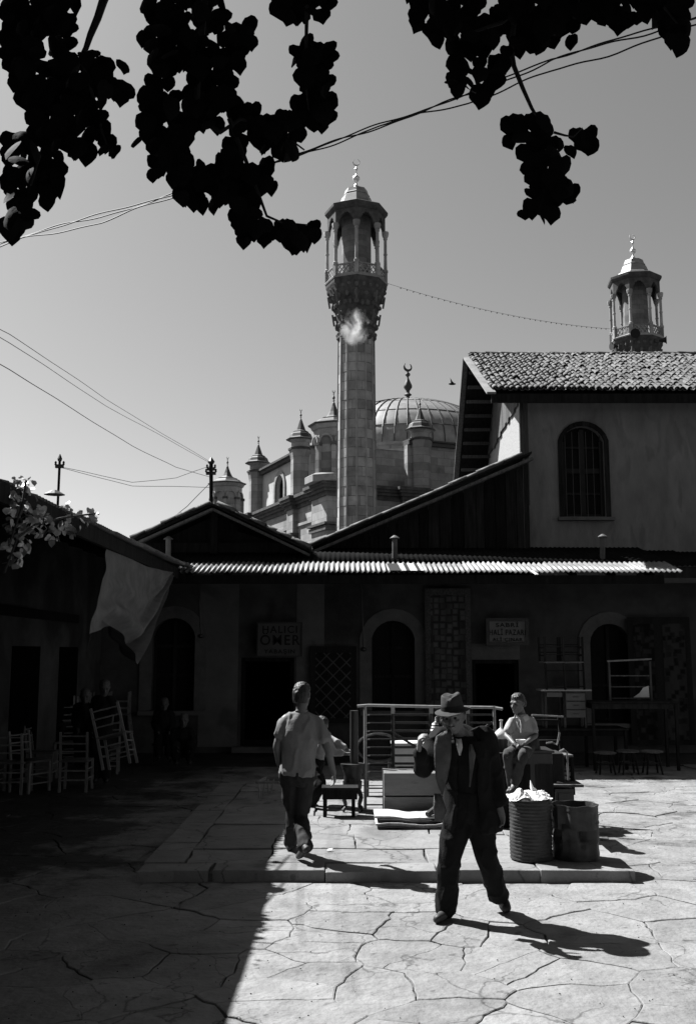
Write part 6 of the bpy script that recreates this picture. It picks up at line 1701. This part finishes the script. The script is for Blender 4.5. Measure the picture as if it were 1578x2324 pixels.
# ---------------------------------------------------------------- man in the hat
Ym = 8.2
M_ = lambda px, py, dy=0: A(px, py, Ym+dy)
J = dict(pel=M_(1064,1832), che=M_(1055,1730), nek=M_(1040,1662,-.03), hed=M_(1028,1628,-.08), face=(-.33,-1,-.08), hup=(-.15,-.1,1),
         sL=M_(1098,1676,.0), sR=M_(994,1680,-.02), eL=M_(1122,1762,.03), wL=M_(1131,1826,-.04), eR=M_(960,1746,-.16), wR=M_(950,1704,-.3),
         HL=((.05,-.15,-1),(-.6,-.8,0),.35,1), HR=((.03,-.25,1),(.9,-.1,.1),.95,1),
         hL=M_(1085,1850), hR=M_(1040,1850), kL=M_(1102,1942,.02), kR=M_(1018,1955,-.05), aL=M_(1130,2032,.2), tL=M_(1150,2064,.12),
         aR=M_(1012,2064,-.02), tR=M_(990,2082,-.16), hs=1.18)
J['tR'].z = .035; J['heelR'] = off(J['aR'], .02, .05, 0); J['heelR'].z = .04; J['tL'].z = .035
J['heelL'] = off(J['aL'], .02, .05, -.02)
hm = thing('person', 'old man in dark open suit and brimmed hat raising one hand in the foreground', 'person', (J['pel'].x, Ym, 0))
g, r, f, u = body(J, hm, SKIND, .0065, 1.06)
# hat
hatb = MB(); hz_ = .062
ht = thing('hat', 'dark felt brimmed hat with a band worn by the old man', 'hat', g(0,0,hz_))
brim = []; n = 40
tw = Matrix.Identity(3)
def hp_(x, y_, z): return g(x, y_, z)
vs = []; fs = []
for j, (rr, dz) in enumerate(((.07,0),(.1,-.002),(.135,-.008),(.155,-.006),(.157,-.002),(.135,-.002),(.1,.006),(.07,.008))):
    for k in range(n):
        a = 2*pi*k/n; sag_ = -.022*cos(a)**2*0+ -.03*(sin(a)*.5+.5)*(rr/.157)**2 + .012*abs(cos(a))*(rr/.157)**2
        vs.append(hp_(rr*.88*cos(a), rr*1.0*sin(a)-.005, hz_+dz+sag_))
for j in range(8):
    for k in range(n): a = j*n+k; b = j*n+(k+1) % n; c2 = ((j+1) % 8)*n; fs.append((a, b, c2+(k+1) % n, c2+k))
MB().add(vs, fs).build('brim', FELT, ht, smooth=True)
vs = []; fs = []
cr_p = ((.0,1.0),(.03,1.0),(.06,.95),(.09,.9),(.112,.84),(.118,.72),(.112,.5),(.1,.25),(.096,.05))
for j, (z, k_) in enumerate(cr_p):
    for k in range(n):
        a = 2*pi*k/n; x = .086*k_*cos(a); y_ = .102*k_*sin(a)-.005
        pinch = 1-.16*max(0, sin(a))**2*(z > .05)
        z2 = z - (.022*math.exp(-(x/.03)**2) if z > .1 else 0) + .012*(-sin(a))*(z > .08)
        vs.append(hp_(x*pinch, y_, hz_+z2))
K = len(cr_p)
for j in range(K-1):
    for k in range(n): a = j*n+k; b = j*n+(k+1) % n; fs.append((a, b, b+n, a+n))
fs.append(tuple(range((K-1)*n, K*n)))
MB().add(vs, fs).build('crown', FELT, ht, smooth=True)
MB().add([hp_(.0875*1.01*cos(2*pi*k/n), .1035*1.01*sin(2*pi*k/n)-.005, hz_+z) for z in (.004,.03) for k in range(n)], [(k, (k+1) % n, (k+1) % n+n, k+n) for k in range(n)]).build('band', INK, ht, smooth=True)
hair(g, r, f, u, 1.02, hm, mat('grey hair', .12, .08, 40, .7), front=.06, low=-.035, vol=.98)
MB().prism([g(-.026,.1,-.048), g(.026,.1,-.048), g(.02,.104,-.056), g(-.02,.104,-.056)], f*.006).build('moustache', mat('grey moustache', .08, .05, 30, .8), hm)
shirt(J, hm, mat('pale shirt', .3, .24, 10, .85), .9, 0, .9, name='shirt', add=-.01)
# waistcoat / inner dark layer
b = MB(); tr_, up = torso_rings(J, .018)
loft(b, [ell_ring(c, a, f_, ra, rb, 22) for c, a, f_, ra, rb in tr_[:7]])
bake(b, 'waistcoat', SUIT, hm, .01, 3, .004, 10, .006)
trousers(J, hm, SUIT, 1.12, .015, fold=.012, wr=.006, waist=.14)
shoes(J, hm, sc=1.08)
# jacket: sleeves and open body shell
b = MB(); tr_, up = torso_rings(J, .05)
rows = []
c1, a1, f1, ra1, rb1 = tr_[1]
spec = [(c1-up*.17, a1, f1, ra1*1.12, rb1*1.2)]+[(c1-up*.08, a1, f1, ra1*1.08, rb1*1.12)]+[tr_[i] for i in (1,2,3,4,5)]
nseg = 30; th = .016
def arc(c, a, f_, ra, rb, gapa, gapb, dr):
    out = []
    fr = f_ if f_.dot(Vector(J['face'])) > 0 else -f_      # front of body
    rt = a                                                    # towards the R shoulder
    for k in range(nseg+1):
        t = radians(gapa)+(2*pi-radians(gapa)-radians(gapb))*k/nseg    # measured from the front, towards R side
        out.append(c+fr*cos(t)*(rb+dr)+rt*sin(t)*(ra+dr))
    return out
gaps = [(46,14),(40,14),(36,16),(32,18),(28,22),(16,18),(8,10)]
outer = [arc(*s_, *gp_, 0) for s_, gp_ in zip(spec, gaps)]; inner = [arc(*s_, *gp_, -th) for s_, gp_ in zip(spec, gaps)]
M1 = nseg+1; vs = [v for r_ in outer for v in r_]+[v for r_ in inner for v in r_]; KK = len(outer)*M1; fs = []
for i in range(len(outer)-1):
    for k in range(nseg): q = i*M1+k; fs.append((q, q+1, q+M1+1, q+M1)); fs.append((KK+q+M1, KK+q+M1+1, KK+q+1, KK+q))
    for k in (0, nseg): q = i*M1+k; fs.append((q, q+M1, KK+q+M1, KK+q))
for k in range(nseg): fs.append((k, KK+k, KK+k+1, k+1)); q = (len(outer)-1)*M1+k; fs.append((q, q+1, KK+q+1, KK+q))
b.add(vs, fs)
mid = (J['sL']+J['sR'])/2
for s in 'LR':
    sh, el, wr_ = J['s'+s], J['e'+s], J['w'+s]; inn = sh.lerp(mid, .3)
    limb(b, [inn, sh+Vector((0,0,.008)), sh.lerp(el,.5), el, el.lerp(wr_,.5), el.lerp(wr_,.93)], [.085,.088,.078,.066,.06,.056] if s == 'R' else [.085,.088,.08,.074,.068,.062], 14)
limb(b, [mid+Vector((.1,-.02,.0)), mid+Vector((.075,.05,.06)), mid+Vector((0,.08,.085)), mid+Vector((-.075,.05,.06)), mid+Vector((-.09,-.02,.0))], [.035,.04,.04,.04,.035], 12)
bake(b, 'jacket', SUIT, hm, .0095, 6, .006, 9, .014)
# turned-back fronts of the jacket, catching the light (lighter lining)
def flap(pix, m_, name, thick=.012):
    P_ = [M_(x, y_, d) for x, y_, d in pix]; 
    b = MB().prism(P_, (0, thick, 0)); return b.build(name, m_, hm, smooth=False)
def strip(lp, rp_, m_, name, th=.012):
    n = len(lp); vs = []; 
    for i in range(n):
        a = M_(*lp[i]); c = M_(*rp_[i])
        for k in range(7):
            t = k/6; p = a.lerp(c, t)+Vector((.006*noise.noise(Vector((t*3, i*1.7, 8))), -.012*sin(pi*t)+.02*noise.noise(Vector((t*3, i*1.3, 3))), 0)); vs.append(p)
    fs = [(i*7+k, i*7+k+1, (i+1)*7+k+1, (i+1)*7+k) for i in range(n-1) for k in range(6)]
    o = MB().add(vs, fs).build(name, m_, hm, smooth=True)
    s_ = o.modifiers.new('thickness', 'SOLIDIFY'); s_.thickness = th
strip([(1004,1660,-.17),(988,1670,-.19),(984,1690,-.21),(984,1715,-.22),(985,1740,-.22),(988,1765,-.21),(994,1786,-.19),(1002,1802,-.17)], [(1022,1654,-.14),(1023,1668,-.17),(1024,1690,-.2),(1023,1715,-.21),(1020,1740,-.21),(1014,1765,-.2),(1008,1786,-.19),(1004,1803,-.17)], SUITL, 'turned_front')
strip([(985,1800,-.18),(983,1836,-.2),(986,1862,-.2)], [(1000,1800,-.16),(1012,1840,-.16),(1002,1866,-.16)], SUITL, 'jacket_corner')
strip([(1064,1688,-.19),(1062,1712,-.21),(1064,1740,-.21),(1064,1784,-.2)], [(1070,1688,-.17),(1078,1712,-.2),(1074,1744,-.2),(1066,1786,-.19)], SUITL, 'turned_front')
strip([(1033,1676,-.2),(1035,1696,-.22),(1041,1714,-.22)], [(1046,1676,-.2),(1048,1696,-.22),(1045,1714,-.22)], WHITE, 'shirt_front', .006)
MB().tube([M_(1028,1668,-.18), M_(1034,1690,-.205), M_(1043,1712,-.205)], .008, 6).build('scarf_edge', SUIT, hm)

# ---------------------------------------------------------------- seated boy
Yb_ = 11.55
B_ = lambda px, py, dy=0: A(px, py, Yb_+dy)
J = dict(pel=B_(1188,1694,.05), che=B_(1186,1655), nek=B_(1181,1620), hed=B_(1174,1596,-.02), face=(-.9,-.75,-.12),
         sL=B_(1206,1636,.0), sR=B_(1160,1637,-.03), eL=B_(1214,1668,-.06), wL=B_(1190,1687,-.28), eR=B_(1148,1668,-.1), wR=B_(1166,1688,-.3),
         HL=((-.9,-.3,-.1),(0,-.2,-1),.45,1), HR=((.75,-.35,-.5),(.1,.3,-1),.35,1),
         hL=B_(1200,1698,.0), hR=B_(1176,1698,.0), kL=B_(1186,1712,-.42), kR=B_(1150,1714,-.42), aL=B_(1166,1778,-.36), tL=B_(1158,1795,-.48),
         aR=B_(1160,1782,-.25), tR=B_(1152,1796,-.36), hs=.88)
by = thing('person', 'seated boy in pale polo shirt looking left with hands in his lap', 'person', (J['pel'].x, Yb_, J['pel'].z-.1))
g, r, f, u = body(J, by, SKIN, .0075, .92, W=.8)
hair(g, r, f, u, .94, by, low=-.045)
shirt(J, by, POLO, .75, .03, .76, fold=.01)
trousers(J, by, mat('boy trousers', .04, .025, 10, .85, .2, 70), .68, .0)
shoes(J, by, sc=.86)
MB().prism([J['nek']+Vector(v) for v in ((-.08,-.06,-.0),(-.03,-.1,-.03),(-.05,-.1,-.1),(-.1,-.08,-.04))], (0,-.008,0)).build('collar', WHITE, by)
MB().prism([J['nek']+Vector(v) for v in ((.0,-.1,-.03),(.06,-.07,.0),(.08,-.09,-.05),(.03,-.1,-.08))], (0,-.008,0)).build('collar', WHITE, by)
MB().tube([J['nek']+Vector((-.03,-.1,-.04)), J['nek']+Vector((-.025,-.13,-.12)), J['nek']+Vector((-.03,-.13,-.2))], .007, 6).build('placket', WHITE, by)
cp = thing('small_bowl', 'pale bowl held in the seated boy lap', 'bowl', B_(1180,1684,-.34))
MB().lathe(cp.location, [(.02,-.03),(.045,0),(.055,.03),(.05,.03),(.03,0)], 16).build('bowl', PAPER, cp, smooth=True)

# ---------------------------------------------------------------- person working behind the walker, arms towards the flue
Yp = 13.3
K_ = lambda px, py, dy=0: A(px, py, Yp+dy)
J = dict(pel=K_(712,1735,.2), che=K_(722,1690,.1), nek=K_(738,1662,0), hed=K_(728,1646,-.05), face=(1,-.2,-.5),
         sL=K_(730,1668,.14), sR=K_(738,1676,-.12), eL=K_(764,1686,.05), wL=K_(790,1703,0), eR=K_(756,1706,-.15), wR=K_(785,1710,-.12),
         HL=((1,0,-.1),(0,-.3,-1),.3,-1), HR=((1,0,.05),(0,-.3,-1),.3,1),
         hL=K_(708,1742,.25), hR=K_(712,1745,.05), kL=K_(728,1778,.0), kR=K_(722,1790,-.2), aL=K_(708,1818,.1), tL=K_(722,1830,.05),
         aR=K_(702,1825,-.1), tR=K_(715,1836,-.15), hs=.95)
wk = thing('person', 'person bending behind the walking man with both arms reaching to the stove flue', 'person', (J['pel'].x, Yp, PH))
g, r, f, u = body(J, wk, SKIN, .011, .95, W=.9)
hair(g, r, f, u, .97, wk); shirt(J, wk, mat('light work shirt', .3, .22, 10, .85), 1.7, .05, .85, voxel=.012); trousers(J, wk, SUIT, .9, 0, voxel=.013)
# ---------------------------------------------------------------- child in striped jersey behind the old man
Yq = 12.6
C_ = lambda px, py, dy=0: A(px, py, Yq+dy)
STR = bpy.data.materials.new('striped jersey'); STR.use_nodes = True
n_ = STR.node_tree.nodes; wv_ = n_.new('ShaderNodeTexWave'); wv_.bands_direction = 'Z'; wv_.inputs['Scale'].default_value = 9; wv_.inputs['Distortion'].default_value = 1.5
tc_ = n_.new('ShaderNodeTexCoord'); rm_ = n_.new('ShaderNodeMapRange'); rm_.inputs[1].default_value = .45; rm_.inputs[2].default_value = .55; rm_.inputs[3].default_value = .02; rm_.inputs[4].default_value = .7
lk = STR.node_tree.links; lk.new(tc_.outputs['Object'], wv_.inputs[0]); lk.new(wv_.outputs[1], rm_.inputs[0]); lk.new(rm_.outputs[0], n_['Principled BSDF'].inputs['Base Color'])
J = dict(pel=C_(1012,1740), che=C_(1010,1690), nek=C_(1010,1655), hed=C_(1012,1636), face=(.5,-1,-.1),
         sL=C_(1030,1668), sR=C_(993,1668), eL=C_(1038,1705), wL=C_(1034,1740), eR=C_(984,1664), wR=C_(988,1640,.05),
         HL=((0,0,-1),(1,0,0),.3,1), HR=((.3,.6,.8),(0,-1,0),.9,1), hL=C_(1022,1748), hR=C_(1002,1748), kL=C_(1022,1790), kR=C_(1002,1790),
         aL=C_(1022,1832), tL=C_(1022,1840,-.15), aR=C_(1002,1832), tR=C_(1002,1840,-.15), hs=.8)
kd = thing('person', 'child in striped jersey mostly hidden behind the old man in the hat', 'person', (J['pel'].x, Yq, PH))
g, r, f, u = body(J, kd, SKIN, .011, .85, W=.75); hair(g, r, f, u, .87, kd); shirt(J, kd, STR, 1.95, .02, .78, voxel=.012); trousers(J, kd, SUIT, .72, 0, voxel=.013)

# ---------------------------------------------------------------- figures in the dark on the left
def dark_man(Y, hd, spec_, label, face, seated):
    D_ = lambda px, py, dy=0: A(px, py, Y+dy)
    J = {k: D_(*v) for k, v in spec_.items() if k not in ('HL','HR')}
    J['face'] = face; J['HL'] = ((.1,-.3,-1),(-1,0,0),.4,1); J['HR'] = ((.1,-.3,-1),(1,0,0),.4,1)
    t = thing('person', label, 'person', (J['pel'].x, Y, 0))
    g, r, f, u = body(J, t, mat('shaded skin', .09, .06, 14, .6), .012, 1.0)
    hair(g, r, f, u, 1.0, t, mat('greying hair', .09, .04, 40, .7)); shirt(J, t, SUIT, 1.85, .1, 1.02, voxel=.013, name='coat'); trousers(J, t, SUIT, 1.0, 0, voxel=.013); shoes(J, t)
dark_man(15.9, 0, dict(pel=(228,1655), che=(232,1610), nek=(236,1578), hed=(238,1560), sL=(252,1590), sR=(217,1590,.05), eL=(262,1612,-.05), wL=(256,1624,-.25), eR=(211,1625), wR=(208,1655,-.05),
                       hL=(238,1660), hR=(219,1660), kL=(238,1712,-.05), kR=(219,1712,0), aL=(240,1762,0), tL=(242,1772,-.2), aR=(218,1762,0), tR=(216,1772,-.2)),
         'dark-coated grey-haired man standing and gripping the tilted chair', (.3,-1,-.3), False)
dark_man(16.5, 0, dict(pel=(192,1665), che=(192,1625), nek=(192,1597), hed=(194,1580), sL=(208,1606), sR=(176,1606), eL=(214,1632,-.05), wL=(206,1655,-.2), eR=(170,1632), wR=(178,1655,-.2),
                       hL=(200,1672), hR=(184,1672), kL=(204,1680,-.42), kR=(180,1680,-.42), aL=(204,1735,-.45), tL=(204,1745,-.6), aR=(180,1735,-.45), tR=(180,1745,-.6)),
         'dark figure seated deep in the shade left of the standing man', (.2,-1,-.1), True)
dark_man(19.5, 0, dict(pel=(372,1668), che=(370,1636), nek=(371,1612), hed=(373,1598), sL=(386,1620), sR=(357,1620), eL=(392,1643,-.05), wL=(384,1662,-.2), eR=(350,1643), wR=(360,1662,-.2),
                       hL=(380,1674), hR=(364,1674), kL=(384,1680,-.42), kR=(360,1680,-.42), aL=(384,1712,-.45), tL=(384,1720,-.6), aR=(360,1712,-.45), tR=(360,1720,-.6)),
         'man seated below the left arched window in the shade', (.2,-1,-.1), True)
dark_man(18.2, 0, dict(pel=(412,1702,.1), che=(414,1670), nek=(415,1650), hed=(417,1634,-.02), sL=(431,1660), sR=(397,1660), eL=(440,1684,-.1), wL=(432,1690,-.35), eR=(392,1684,-.1), wR=(402,1690,-.35),
                       hL=(422,1706), hR=(403,1706), kL=(434,1690,-.35), kR=(398,1690,-.35), aL=(430,1722,-.3), tL=(430,1732,-.45), aR=(400,1722,-.3), tR=(400,1732,-.45)),
         'crouching figure against the pale wall left of the first shop door', (.1,-1,-.1), True)
st_ = thing('low_stool', 'low stool under the man below the left window', 'stool', A(372,1700,19.5))
x_, y_, z_ = A(372,1684,19.6); st_.location = (x_, y_, 0)
MB().box((x_, y_, z_-.03), (.4,.35,.04)).build('seat', WOOD_D, st_)
for a in (-1,1):
    for c in (-1,1): MB().bar((x_+a*.16, y_+c*.13, 0), (x_+a*.16, y_+c*.13, z_-.04), .03).build('leg', WOOD_D, st_)
